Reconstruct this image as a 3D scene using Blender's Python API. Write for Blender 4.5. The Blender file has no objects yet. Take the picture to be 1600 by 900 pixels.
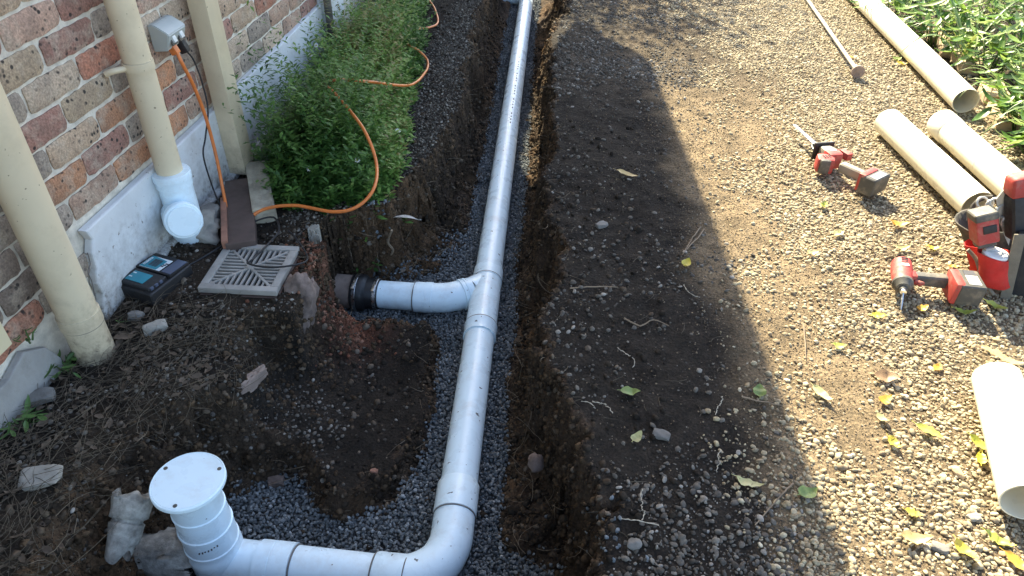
import bpy, bmesh, math, random
import numpy as np
from mathutils import Vector, Matrix, noise as mnoise
random.seed(7); rng = np.random.default_rng(11)
R = math.radians
S = bpy.context.scene
C = S.collection

# ------------------------------------------------------------------ camera
cam_d = bpy.data.cameras.new('camera'); cam = bpy.data.objects.new('camera', cam_d); C.objects.link(cam)
cam_d.sensor_width = 36; cam_d.lens = 25.43; cam_d.clip_start = 0.02; cam_d.clip_end = 500
def aim(pitch, yaw, roll, pos):
    f = Vector((math.sin(yaw)*math.cos(pitch), math.cos(yaw)*math.cos(pitch), -math.sin(pitch)))
    r = f.cross(Vector((0, 0, 1))).normalized(); u = r.cross(f)
    c, s = math.cos(roll), math.sin(roll)
    x = c*r + s*u; y = c*u - s*r
    m = Matrix((x, y, -f)).transposed().to_4x4(); m.translation = pos
    return m
cam.matrix_world = aim(0.656789, -0.117640, 0.018005, (1.5243, -1.7921, 1.5246))
S.camera = cam

# ------------------------------------------------------------------ sky, sun, exposure
SUN_EL = R(40); TRAVEL = Vector((0.32, -0.947)).normalized()
w = bpy.data.worlds.new('World'); S.world = w; w.use_nodes = True
nt = w.node_tree; bg = nt.nodes['Background']
sky = nt.nodes.new('ShaderNodeTexSky'); sky.sky_type = 'NISHITA'; sky.sun_disc = False
sky.sun_elevation = SUN_EL; sky.sun_rotation = math.atan2(-TRAVEL.x, -TRAVEL.y); sky.air_density = 1.0; sky.dust_density = 1.8; sky.ozone_density = 0.2
nt.links.new(sky.outputs[0], bg.inputs[0]); bg.inputs[1].default_value = 0.125
sd = bpy.data.lights.new('sun', 'SUN'); sd.energy = 5.0; sd.angle = R(0.35); sd.color = (1, 0.91, 0.66)
sun = bpy.data.objects.new('sun', sd); C.objects.link(sun)
dvec = Vector((TRAVEL.x*math.cos(SUN_EL), TRAVEL.y*math.cos(SUN_EL), -math.sin(SUN_EL)))
sun.rotation_euler = dvec.to_track_quat('-Z', 'Y').to_euler(); sun.location = (0, 6, 8)
S.view_settings.view_transform = 'Standard'; S.view_settings.look = 'None'
S.view_settings.exposure = 2.1; S.view_settings.gamma = 1.0; S.view_settings.use_curve_mapping = False
S.render.engine = 'CYCLES'

# ------------------------------------------------------------------ helpers
def tag(o, label=None, cat=None, group=None, kind=None):
    if label: o['label'] = label
    if cat: o['category'] = cat
    if group: o['group'] = group
    if kind: o['kind'] = kind
    return o
def thing(name, label, cat, loc=(0, 0, 0), group=None):
    o = bpy.data.objects.new(name, None); C.objects.link(o); o.location = loc; o.empty_display_size = .05
    return tag(o, label, cat, group)
def link(name, me, m, parent=None):
    o = bpy.data.objects.new(name, me); C.objects.link(o)
    if m and not me.materials: me.materials.append(m)
    if parent:
        o.parent = parent
        off = Vector(parent.location)
        p = parent.parent
        while p: off += Vector(p.location); p = p.parent
        o.location = -off
    return o
def obj(name, bm, m, parent=None, smooth=False, angle=None):
    me = bpy.data.meshes.new(name); bm.normal_update(); bm.to_mesh(me); bm.free()
    if smooth:
        me.polygons.foreach_set('use_smooth', [True]*len(me.polygons))
        if angle: me.set_sharp_from_angle(angle=R(angle))
    return link(name, me, m, parent)
def npmesh(name, V, F, m, parent=None, smooth=False):
    me = bpy.data.meshes.new(name)
    V = np.asarray(V, np.float32); F = np.asarray(F, np.int32)
    me.vertices.add(len(V)); me.vertices.foreach_set('co', V.ravel())
    k = F.shape[1]; me.loops.add(F.size); me.loops.foreach_set('vertex_index', F.ravel())
    me.polygons.add(len(F)); me.polygons.foreach_set('loop_start', np.arange(0, F.size, k, dtype=np.int32))
    try: me.polygons.foreach_set('loop_total', np.full(len(F), k, np.int32))
    except Exception: pass
    if smooth: me.polygons.foreach_set('use_smooth', np.ones(len(F), bool))
    me.update(calc_edges=True); me.validate()
    return link(name, me, m, parent)
def frame(p0, p1, up=(0, 0, 1)):
    a = (Vector(p1)-Vector(p0)).normalized(); u = Vector(up)
    s = u.cross(a)
    if s.length < 1e-4: s = Vector((1, 0, 0)).cross(a)
    s.normalize(); u = a.cross(s)
    return a, s, u
def add_beam(bm, p0, p1, w0, h0, w1=None, h1=None, bevel=0, seg=2, up=(0, 0, 1)):
    """a box from p0 to p1, w wide across and h tall, tapering"""
    w1 = w0 if w1 is None else w1; h1 = h0 if h1 is None else h1
    a, s, u = frame(p0, p1, up); v = []
    for p, w_, h_ in ((Vector(p0), w0, h0), (Vector(p1), w1, h1)):
        for sx, sz in ((-1, -1), (1, -1), (1, 1), (-1, 1)):
            v.append(bm.verts.new(p + s*sx*w_/2 + u*sz*h_/2))
    fs = [bm.faces.new([v[i] for i in ix]) for ix in ((3, 2, 1, 0), (4, 5, 6, 7), (0, 1, 5, 4), (1, 2, 6, 5), (2, 3, 7, 6), (3, 0, 4, 7))]
    bmesh.ops.recalc_face_normals(bm, faces=fs)
    if bevel:
        es = list({e for f in fs for e in f.edges})
        bmesh.ops.bevel(bm, geom=es, offset=bevel, segments=seg, profile=.6, affect='EDGES')
    return bm
def beam(name, p0, p1, w0, h0, m, parent=None, bevel=.003, smooth=True, **k):
    bm = add_beam(bmesh.new(), p0, p1, w0, h0, bevel=bevel, **k)
    return obj(name, bm, m, parent, smooth, 35)
def smooth_path(pts, n=8):
    P = [Vector(p) for p in pts]; out = []
    for i in range(len(P)-1):
        p0 = P[max(i-1, 0)]; p1 = P[i]; p2 = P[i+1]; p3 = P[min(i+2, len(P)-1)]
        for k in range(n):
            t = k/n
            out.append(.5*((2*p1) + (-p0+p2)*t + (2*p0-5*p1+4*p2-p3)*t*t + (-p0+3*p1-3*p2+p3)*t**3))
    out.append(P[-1]); return out
def add_tube(bm, pts, r, seg=12, caps=True):
    P = [Vector(p) for p in pts]; n = len(P)
    rr = r if isinstance(r, (list, tuple)) else [r]*n
    t0 = (P[1]-P[0]).normalized(); nrm = t0.orthogonal().normalized()
    rings = []; prev = t0
    for i in range(n):
        if i == 0: t = t0
        elif i == n-1: t = (P[-1]-P[-2]).normalized()
        else: t = ((P[i+1]-P[i]).normalized()+(P[i]-P[i-1]).normalized()).normalized()
        nrm = prev.rotation_difference(t) @ nrm; nrm = (nrm - t*nrm.dot(t)).normalized(); prev = t
        b = t.cross(nrm)
        rings.append([bm.verts.new(P[i]+(nrm*math.cos(2*math.pi*k/seg)+b*math.sin(2*math.pi*k/seg))*rr[i]) for k in range(seg)])
    for a, b in zip(rings, rings[1:]):
        for k in range(seg):
            bm.faces.new((a[k], a[(k+1) % seg], b[(k+1) % seg], b[k]))
    if caps:
        bm.faces.new(rings[0][::-1]); bm.faces.new(rings[-1])
    return bm
def tube(name, pts, r, m, parent=None, seg=12, caps=True):
    return obj(name, add_tube(bmesh.new(), pts, r, seg, caps), m, parent, True, 40)
def add_lathe(bm, p0, p1, prof, seg=40):
    """prof: (distance along p0->p1, radius) pairs; closed profiles give walls with thickness"""
    a, s, u = frame(p0, p1); o = Vector(p0); rings = []
    for d, r in prof:
        if r < 1e-6: rings.append([bm.verts.new(o+a*d)])
        else: rings.append([bm.verts.new(o+a*d+(s*math.cos(2*math.pi*k/seg)+u*math.sin(2*math.pi*k/seg))*r) for k in range(seg)])
    for A, B in zip(rings, rings[1:]):
        for k in range(seg):
            j = (k+1) % seg
            if len(A) == 1 and len(B) == 1: continue
            if len(A) == 1: bm.faces.new((A[0], B[j], B[k]))
            elif len(B) == 1: bm.faces.new((A[k], A[j], B[0]))
            else: bm.faces.new((A[k], A[j], B[j], B[k]))
    bmesh.ops.recalc_face_normals(bm, faces=bm.faces[:])
    return bm
def lathe(name, p0, p1, prof, m, parent=None, seg=40):
    return obj(name, add_lathe(bmesh.new(), p0, p1, prof, seg), m, parent, True, 32)
def open_pipe(name, p0, p1, r, m, parent=None, wall=.004, extra=None, seg=48):
    L = (Vector(p1)-Vector(p0)).length
    out = extra(L) if extra else [(0, r), (L, r)]
    prof = [(0, r-wall), (0, out[0][1])] + out + [(L, r-wall), (0.0, r-wall)]
    return lathe(name, p0, p1, prof, m, parent, seg)
def extrude_outline(name, yz, x0, x1, m, parent=None, bevel=.0):
    """an outline in the wall plane (y, z) given thickness from x0 to x1"""
    bm = bmesh.new(); A = [bm.verts.new((x0, y, z)) for y, z in yz]; B = [bm.verts.new((x1, y, z)) for y, z in yz]
    bm.faces.new(A); bm.faces.new(B[::-1]); n = len(yz)
    for i in range(n): bm.faces.new((A[i], B[i], B[(i+1) % n], A[(i+1) % n]))
    bmesh.ops.recalc_face_normals(bm, faces=bm.faces[:])
    if bevel:
        es = [e for e in bm.edges if all(abs(v.co.x-x1) < 1e-6 for v in e.verts)]
        bmesh.ops.bevel(bm, geom=es, offset=bevel, segments=2, profile=.5, affect='EDGES')
    return obj(name, bm, m, parent)
def rock(name, loc, size, m, parent=None, seed=0, sub=3, amp=.35, rot=0, flat=False, fr=1.3):
    bm = bmesh.new(); bmesh.ops.create_icosphere(bm, subdivisions=sub+(1 if max(size) > .03 else 0), radius=1)
    for v in bm.verts:
        p = v.co*fr + Vector((seed*7.3, seed*3.1, 0))
        d = 1+amp*mnoise.noise(p)+amp*.45*mnoise.noise(p*2.7)+amp*.25*mnoise.noise(p*6)+amp*.14*mnoise.noise(p*13)
        c = v.co*d
        c = Vector([math.copysign(min(abs(k), .78+.04*mnoise.noise(p*3)), k) if flat else k for k in c])
        v.co = Matrix.Rotation(rot, 3, 'Z') @ Vector((c.x*size[0], c.y*size[1], c.z*size[2])) + Vector(loc)
    return obj(name, bm, m, parent, True, 40 if flat else None)
def text_mesh(name, txt, size, m, parent, mat4, ext=.0003, bold=False):
    cu = bpy.data.curves.new(name, 'FONT'); cu.body = txt; cu.size = size; cu.extrude = ext; cu.align_x = 'CENTER'; cu.align_y = 'CENTER'
    if bold: cu.offset = size*.02
    o = bpy.data.objects.new('tmp', cu); C.objects.link(o)
    me = bpy.data.meshes.new_from_object(o.evaluated_get(bpy.context.evaluated_depsgraph_get()))
    bpy.data.objects.remove(o); bpy.data.curves.remove(cu)
    me.transform(mat4); me.name = name; me.materials.clear()
    return link(name, me, m, parent)

# ------------------------------------------------------------------ materials
def nodes(name):
    m = bpy.data.materials.new(name); m.use_nodes = True
    t = m.node_tree; return m, t, t.nodes['Principled BSDF']
def N(t, kind, **k):
    n = t.nodes.new(kind)
    for a, b in k.items():
        if a.startswith('i_'):
            key = a[2:]; key = int(key) if key.isdigit() else key.replace('_', ' ')
            n.inputs[key].default_value = b
        else: setattr(n, a, b)
    return n
def ramp(t, fac, stops, interp='LINEAR'):
    r = t.nodes.new('ShaderNodeValToRGB'); r.color_ramp.interpolation = interp
    e = r.color_ramp.elements
    while len(e) < len(stops): e.new(.5)
    for k, (p, c) in zip(e, stops): k.position = p; k.color = (*c, 1) if len(c) == 3 else c
    t.links.new(fac, r.inputs[0]); return r.outputs[0]
def mixc(t, fac, a, b, mode='MIX'):
    n = t.nodes.new('ShaderNodeMix'); n.data_type = 'RGBA'; n.blend_type = mode
    for sock, v in ((n.inputs[0], fac), (n.inputs[6], a), (n.inputs[7], b)):
        if hasattr(v, 'is_linked') or hasattr(v, 'links'): t.links.new(v, sock)
        else: sock.default_value = v if not isinstance(v, tuple) else (*v, 1)[:4]
    return n.outputs[2]
def coords(t, kind='Object'):
    return N(t, 'ShaderNodeTexCoord').outputs[kind]
def noise(t, vec, scale, detail=4, rough=.55):
    n = N(t, 'ShaderNodeTexNoise', i_Scale=scale, i_Detail=detail, i_Roughness=rough); t.links.new(vec, n.inputs['Vector']); return n.outputs['Fac']
def bump(t, h, strength, dist, bsdf):
    b = N(t, 'ShaderNodeBump', i_Strength=strength, i_Distance=dist); t.links.new(h, b.inputs['Height']); t.links.new(b.outputs[0], bsdf.inputs['Normal']); return b
def plain(name, col, rough=.5, var=.15, scale=14, metal=0, dirt=None, dirt_amt=.5, dirt_scale=9, specks=None, speck_scale=70, speck_cut=.68, bumpy=.0, bscale=80, splash=None):
    """base colour with soft mottling, optional dirt patches and specks"""
    m, t, b = nodes(name); v = coords(t)
    n1 = noise(t, v, scale, 5)
    lo = tuple(max(0, c*(1-var)) for c in col); hi = tuple(min(1, c*(1+var)) for c in col)
    c = ramp(t, n1, [(.3, lo), (.7, hi)])
    if dirt:
        n2 = noise(t, v, dirt_scale, 8, .7); f = ramp(t, n2, [(.5, (0, 0, 0)), (.75, (dirt_amt,)*3)])
        c = mixc(t, f, c, dirt)
    if specks:
        n3 = noise(t, v, speck_scale, 2, .5); f = ramp(t, n3, [(speck_cut, (0, 0, 0)), (speck_cut+.03, (.9,)*3)])
        c = mixc(t, f, c, specks)
    if splash:
        g_ = N(t, 'ShaderNodeNewGeometry'); sx = N(t, 'ShaderNodeSeparateXYZ'); t.links.new(g_.outputs['Position'], sx.inputs[0])
        nz_ = noise(t, v, 28, 6, .75); ml = N(t, 'ShaderNodeMath', operation='MULTIPLY_ADD', i_1=.55); t.links.new(nz_, ml.inputs[0]); t.links.new(sx.outputs['Z'], ml.inputs[2])
        c = mixc(t, ramp(t, ml.outputs[0], [(.26, (.85,)*3), (.34, (.35,)*3), (.50, (0, 0, 0))]), c, splash)
    t.links.new(c, b.inputs['Base Color']); b.inputs['Roughness'].default_value = rough; b.inputs['Metallic'].default_value = metal
    rr = ramp(t, noise(t, v, scale*3, 3), [(.3, (max(0, rough-.1),)*3), (.7, (min(1, rough+.12),)*3)]); t.links.new(rr, b.inputs['Roughness'])
    if bumpy: bump(t, noise(t, v, bscale, 6, .65), bumpy, .004, b)
    return m
M = {}
M['mortar'] = plain('mortar', (.68, .63, .53), .9, .25, 25, dirt=(.42, .38, .31), dirt_amt=.5, bumpy=1.0, bscale=120)
M['render'] = plain('render', (.66, .68, .68), .85, .12, 6, dirt=(.34, .31, .26), dirt_amt=.6, dirt_scale=6, specks=(.25, .23, .2), speck_scale=60, speck_cut=.70, bumpy=.6, bscale=45, splash=(.15, .125, .10))
M['render_grey'] = plain('render_grey', (.34, .33, .31), .9, .2, 9, dirt=(.14, .13, .11), dirt_amt=.7, bumpy=.7, bscale=70)
M['cream'] = plain('cream', (.66, .56, .385), .45, .06, 5, dirt=(.42, .34, .22), dirt_amt=.45, dirt_scale=6, specks=(.2, .15, .1), speck_scale=80, speck_cut=.72, splash=(.20, .16, .11))
M['cream_light'] = plain('cream_light', (.66, .58, .38), .45, .05, 5)
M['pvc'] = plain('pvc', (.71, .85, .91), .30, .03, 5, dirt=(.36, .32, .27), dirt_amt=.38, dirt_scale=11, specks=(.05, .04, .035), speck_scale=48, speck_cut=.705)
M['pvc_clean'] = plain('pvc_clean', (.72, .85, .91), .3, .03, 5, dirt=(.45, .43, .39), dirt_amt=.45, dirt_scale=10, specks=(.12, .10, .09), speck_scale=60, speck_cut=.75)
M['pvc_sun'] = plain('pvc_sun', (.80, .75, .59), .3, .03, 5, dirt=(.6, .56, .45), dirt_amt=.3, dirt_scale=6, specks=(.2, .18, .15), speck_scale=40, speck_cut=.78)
M['seam'] = plain('seam', (.16, .15, .14), .8)
M['ink'] = plain('ink', (.06, .06, .07), .7)
M['black'] = plain('black', (.010, .010, .012), .55, .2, 30, dirt=(.04, .036, .032), dirt_amt=.35)
M['rubber'] = plain('rubber', (.014, .014, .015), .45, .2, 30, dirt=(.07, .06, .05), dirt_amt=.4, dirt_scale=20)
M['steel'] = plain('steel', (.62, .62, .62), .3, .1, 30, metal=1, dirt=(.3, .27, .22), dirt_amt=.3)
M['alu'] = plain('alu', (.5, .49, .46), .5, .1, 30, metal=.7)
M['clay'] = plain('clay', (.27, .20, .16), .8, .25, 12, dirt=(.07, .055, .045), dirt_amt=.7, bumpy=.5)
M['mortar_lump'] = plain('mortar_lump', (.30, .285, .25), .95, .45, 40, dirt=(.07, .058, .046), dirt_amt=.75, dirt_scale=30, bumpy=1, bscale=90)
M['concrete'] = plain('concrete', (.30, .28, .24), .95, .25, 14, dirt=(.1, .09, .075), dirt_amt=.7, dirt_scale=10, bumpy=.9, bscale=70)
M['concrete_warm'] = plain('concrete_warm', (.36, .32, .24), .95, .25, 18, dirt=(.12, .10, .08), dirt_amt=.7, dirt_scale=16, bumpy=.9, bscale=90)
M['sandstone'] = plain('sandstone', (.42, .31, .19), .95, .25, 10, dirt=(.2, .14, .09), dirt_amt=.6, bumpy=.8, bscale=50)
M['stone_grey'] = plain('stone_grey', (.165, .155, .14), .9, .3, 20, dirt=(.08, .07, .06), dirt_amt=.6, dirt_scale=25, bumpy=.7)
M['stone_red'] = plain('stone_red', (.27, .13, .085), .95, .3, 20, dirt=(.07, .05, .04), dirt_amt=.6, bumpy=.7)
M['stone_pink'] = plain('stone_pink', (.17, .125, .105), .95, .5, 22, dirt=(.07, .05, .038), dirt_amt=.95, dirt_scale=26, bumpy=1, bscale=50)
M['brown_slab'] = plain('brown_slab', (.075, .05, .042), .7, .25, 14, dirt=(.12, .09, .07), dirt_amt=.4)
M['grate'] = plain('grate', (.30, .285, .26), .65, .15, 18, dirt=(.13, .115, .1), dirt_amt=.5, dirt_scale=14)
M['orange'] = plain('orange', (.62, .17, .035), .4, .12, 20, dirt=(.3, .15, .08), dirt_amt=.4, dirt_scale=25)
M['outlet'] = plain('outlet', (.42, .45, .43), .4, .04, 8)
M['outlet_switch'] = plain('outlet_switch', (.6, .62, .6), .35, .03, 8)
M['red'] = plain('red', (.36, .042, .034), .6, .2, 20, dirt=(.33, .21, .15), dirt_amt=.75, dirt_scale=24, specks=(.12, .08, .06), speck_scale=110, speck_cut=.68)
M['red_cloth'] = plain('red_cloth', (.50, .025, .018), .85, .2, 15, dirt=(.25, .08, .05), dirt_amt=.4, bumpy=.4, bscale=300)
M['tool_grey'] = plain('tool_grey', (.075, .07, .06), .6, .2, 20, dirt=(.27, .22, .155), dirt_amt=.85, dirt_scale=20)
M['tool_light'] = plain('tool_light', (.24, .22, .18), .6, .2, 20, dirt=(.33, .28, .2), dirt_amt=.6)
M['plate'] = plain('plate', (.55, .54, .5), .5, .15, 40, dirt=(.2, .18, .15), dirt_amt=.6, dirt_scale=60)
M['canvas'] = plain('canvas', (.055, .05, .042), .95, .2, 20, dirt=(.2, .17, .13), dirt_amt=.5, bumpy=.5, bscale=300)
M['canvas_black'] = plain('canvas_black', (.02, .02, .02), .95, .2, 20, dirt=(.07, .06, .05), dirt_amt=.4, bumpy=.5, bscale=300)
M['webbing'] = plain('webbing', (.17, .15, .115), .9, .15, 30, dirt=(.18, .15, .11), dirt_amt=.5, bumpy=.4, bscale=250)
M['teal'] = plain('teal', (.02, .20, .26), .4, .08, 8)
M['label_white'] = plain('label_white', (.62, .66, .68), .4, .05, 8)
M['slate'] = plain('slate', (.07, .085, .13), .4, .1, 8)
M['white'] = plain('white', (.72, .72, .70), .6, .1, 30)
M['petal'] = plain('petal', (.75, .75, .72), .6, .05, 30)
M['pollen'] = plain('pollen', (.55, .36, .03), .8)
M['dead_leaf'] = plain('dead_leaf', (.10, .072, .048), .8, .35, 20, dirt=(.08, .055, .04), dirt_amt=.6)
M['straw'] = plain('straw', (.095, .073, .048), .8, .55, 9)
M['root'] = plain('root', (.20, .15, .10), .9, .4, 8)
M['root_pale'] = plain('root_pale', (.36, .32, .25), .8, .2, 20)
M['rod'] = plain('rod', (.42, .39, .33), .55, .15, 9, dirt=(.26, .21, .15), dirt_amt=.6)
M['timber'] = plain('timber', (.33, .28, .2), .8, .2, 9)
M['roofing'] = plain('roofing', (.20, .19, .18), .7, .15, 5)
M['bark'] = plain('bark', (.12, .09, .06), .95, .4, 8, bumpy=1, bscale=30)

def brick_mat():
    m, t, b = nodes('brick'); v = coords(t); oi = N(t, 'ShaderNodeObjectInfo')
    ad = N(t, 'ShaderNodeVectorMath', operation='MULTIPLY_ADD'); ad.inputs[1].default_value = (1, 1, 1)
    cm = N(t, 'ShaderNodeCombineXYZ')
    mu = N(t, 'ShaderNodeMath', operation='MULTIPLY', i_1=37.0); t.links.new(oi.outputs['Random'], mu.inputs[0])
    t.links.new(mu.outputs[0], cm.inputs[0]); t.links.new(mu.outputs[0], cm.inputs[1]); t.links.new(v, ad.inputs[0]); t.links.new(cm.outputs[0], ad.inputs[2]); vv = ad.outputs[0]
    base = oi.outputs['Color']
    c = mixc(t, ramp(t, noise(t, vv, 11, 4), [(.42, (0, 0, 0)), (.75, (.6,)*3)]), base, (.20, .145, .115))
    c = mixc(t, ramp(t, noise(t, vv, 16, 4, .6), [(.48, (0, 0, 0)), (.68, (.6,)*3)]), c, (.56, .47, .36))
    c = mixc(t, ramp(t, noise(t, vv, 130, 3, .6), [(0, (0, 0, 0)), (1, (0, 0, 0))]), c, c)
    c2 = N(t, 'ShaderNodeMix', data_type='RGBA', blend_type='MULTIPLY', i_0=.65); t.links.new(c, c2.inputs[6])
    t.links.new(ramp(t, noise(t, vv, 150, 3, .6), [(.33, (.45,)*3), (.67, (1.3,)*3)]), c2.inputs[7]); c = c2.outputs[2]
    # burnt ironspots
    vo = N(t, 'ShaderNodeTexVoronoi', i_Scale=46.0); t.links.new(vv, vo.inputs['Vector'])
    f1 = ramp(t, vo.outputs['Distance'], [(.20, (1,)*3), (.33, (0, 0, 0))]); f2 = ramp(t, noise(t, vv, 13, 2), [(.43, (0, 0, 0)), (.56, (.95,)*3)])
    f = N(t, 'ShaderNodeMath', operation='MULTIPLY'); t.links.new(f1, f.inputs[0]); t.links.new(f2, f.inputs[1])
    c = mixc(t, f.outputs[0], c, (.035, .03, .028))
    t.links.new(c, b.inputs['Base Color']); b.inputs['Roughness'].default_value = .92
    bump(t, noise(t, vv, 140, 6, .7), .9, .006, b)
    return m
M['brick'] = brick_mat()
def ground_mat():
    m, t, b = nodes('ground'); v = coords(t)
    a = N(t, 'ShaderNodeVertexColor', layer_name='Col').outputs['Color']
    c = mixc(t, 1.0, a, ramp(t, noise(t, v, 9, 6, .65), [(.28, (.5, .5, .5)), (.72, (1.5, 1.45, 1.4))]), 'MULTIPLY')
    c = mixc(t, .85, c, ramp(t, noise(t, v, 120, 5, .7), [(.3, (.4, .4, .4)), (.7, (1.7, 1.65, 1.6))]), 'MULTIPLY')
    t.links.new(c, b.inputs['Base Color']); b.inputs['Roughness'].default_value = .97
    b.inputs['Specular IOR Level'].default_value = .15
    h1 = noise(t, v, 55, 8, .75)
    vo = N(t, 'ShaderNodeTexVoronoi', i_Scale=90.0); t.links.new(v, vo.inputs['Vector'])
    ad = N(t, 'ShaderNodeMath', operation='MULTIPLY_ADD', i_1=-.35); t.links.new(vo.outputs['Distance'], ad.inputs[0]); t.links.new(h1, ad.inputs[2])
    bump(t, ad.outputs[0], 1.0, .016, b)
    return m
M['ground'] = ground_mat()
def inst_mat(name, stops, rough=.8, nscale=1.3, spec=.3, dirt=None):
    """colour picked per pebble"""
    m, t, b = nodes(name); oi = N(t, 'ShaderNodeObjectInfo')
    c = ramp(t, oi.outputs['Random'], stops)
    n = noise(t, coords(t), nscale, 4)
    c = mixc(t, .7, c, ramp(t, n, [(.3, (.6,)*3), (.7, (1.3,)*3)]), 'MULTIPLY')
    t.links.new(c, b.inputs['Base Color']); b.inputs['Roughness'].default_value = rough; b.inputs['Specular IOR Level'].default_value = spec
    return m
M['pebble'] = inst_mat('pebble', [(0, (.16, .12, .077)), (.12, (.31, .25, .156)), (.25, (.40, .335, .214)), (.38, (.25, .204, .138)), (.5, (.435, .366, .232)), (.62, (.33, .243, .14)), (.72, (.465, .405, .278)), (.82, (.215, .158, .102)), (.92, (.39, .326, .21)), (1, (.54, .475, .352))], .85)
M['pebble_grey_shade'] = inst_mat('pebble_grey_shade', [(0, (.05, .043, .035)), (.25, (.095, .083, .068)), (.5, (.14, .125, .104)), (.75, (.075, .064, .053)), (.9, (.20, .18, .15)), (1, (.33, .30, .26))], .9)
M['chip'] = inst_mat('chip', [(0, (.06, .067, .073)), (.3, (.11, .122, .13)), (.55, (.165, .18, .187)), (.8, (.085, .095, .102)), (.93, (.23, .248, .255)), (1, (.31, .325, .33))], .75)
M['clod'] = inst_mat('clod', [(0, (.018, .014, .011)), (.35, (.040, .031, .023)), (.6, (.027, .022, .017)), (.8, (.065, .046, .031)), (.93, (.10, .074, .052)), (1, (.17, .14, .11))], .95, spec=.1)
M['grit'] = inst_mat('grit', [(0, (.10, .075, .05)), (.3, (.20, .15, .10)), (.6, (.28, .215, .145)), (.85, (.16, .125, .09)), (1, (.42, .36, .27))], .95, spec=.1)
M['wall_clod'] = inst_mat('wall_clod', [(0, (.030, .021, .014)), (.3, (.075, .050, .030)), (.55, (.050, .036, .025)), (.75, (.11, .072, .042)), (.92, (.085, .06, .04)), (1, (.16, .125, .09))], .95, spec=.1)
M['clod_red'] = inst_mat('clod_red', [(0, (.10, .045, .03)), (.5, (.18, .075, .045)), (1, (.28, .15, .10))], .95, spec=.1)
def leaf_mat(name, stops, trans=.25, rough=.45, obj_random=False, spec=.5):
    m, t, b = nodes(name); v = coords(t)
    if obj_random: f = N(t, 'ShaderNodeObjectInfo').outputs['Random']
    else: f = N(t, 'ShaderNodeAttribute', attribute_name='lv').outputs['Fac']
    c = ramp(t, f, stops)
    c = mixc(t, .6, c, ramp(t, noise(t, v, 35, 3), [(.3, (.7,)*3), (.7, (1.25,)*3)]), 'MULTIPLY')
    t.links.new(c, b.inputs['Base Color']); b.inputs['Roughness'].default_value = rough; b.inputs['Specular IOR Level'].default_value = spec
    tr = N(t, 'ShaderNodeBsdfTranslucent'); t.links.new(c, tr.inputs[0])
    mx = N(t, 'ShaderNodeMixShader', i_0=trans); t.links.new(b.outputs[0], mx.inputs[1]); t.links.new(tr.outputs[0], mx.inputs[2])
    t.links.new(mx.outputs[0], t.nodes['Material Output'].inputs[0])
    return m
M['weed'] = leaf_mat('weed', [(0, (.05, .12, .028)), (.4, (.11, .23, .048)), (.75, (.18, .32, .065)), (.93, (.25, .36, .09)), (1, (.30, .27, .10))], .35)
M['weed_dark'] = leaf_mat('weed_dark', [(0, (.05, .10, .03)), (1, (.13, .24, .06))], .3, obj_random=True)
M['plant'] = leaf_mat('plant', [(0, (.05, .12, .018)), (.35, (.10, .20, .03)), (.6, (.16, .27, .04)), (.85, (.26, .35, .08)), (1, (.36, .42, .18))], .35, .42, obj_random=True)
M['strap'] = leaf_mat('strap', [(0, (.10, .17, .035)), (.6, (.18, .25, .06)), (1, (.33, .33, .10))], .3, .4, obj_random=True)
M['crown'] = leaf_mat('crown', [(0, (.03, .07, .02)), (1, (.08, .15, .035))], .3)
def fallen(name, a, c2):
    m, t, b = nodes(name); v = coords(t)
    c = ramp(t, noise(t, v, 40, 5, .65), [(.32, a), (.68, c2)])
    c = mixc(t, ramp(t, noise(t, v, 130, 2), [(.66, (0, 0, 0)), (.72, (.8,)*3)]), c, (.16, .09, .03))
    t.links.new(c, b.inputs['Base Color']); b.inputs['Roughness'].default_value = .5
    tr = N(t, 'ShaderNodeBsdfTranslucent'); t.links.new(c, tr.inputs[0]); mx = N(t, 'ShaderNodeMixShader', i_0=.2)
    t.links.new(b.outputs[0], mx.inputs[1]); t.links.new(tr.outputs[0], mx.inputs[2]); t.links.new(mx.outputs[0], t.nodes['Material Output'].inputs[0])
    return m
M['l_yellow'] = fallen('l_yellow', (.48, .38, .04), (.58, .50, .08))
M['l_lime'] = fallen('l_lime', (.30, .36, .06), (.50, .50, .10))
M['l_orange'] = fallen('l_orange', (.50, .24, .03), (.58, .38, .06))
M['l_tan'] = fallen('l_tan', (.48, .35, .14), (.56, .43, .19))
M['l_green'] = fallen('l_green', (.13, .20, .05), (.26, .32, .09))
M['l_pale'] = fallen('l_pale', (.44, .41, .18), (.54, .50, .24))
M['l_brown'] = fallen('l_brown', (.19, .115, .06), (.28, .18, .10))

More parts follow.
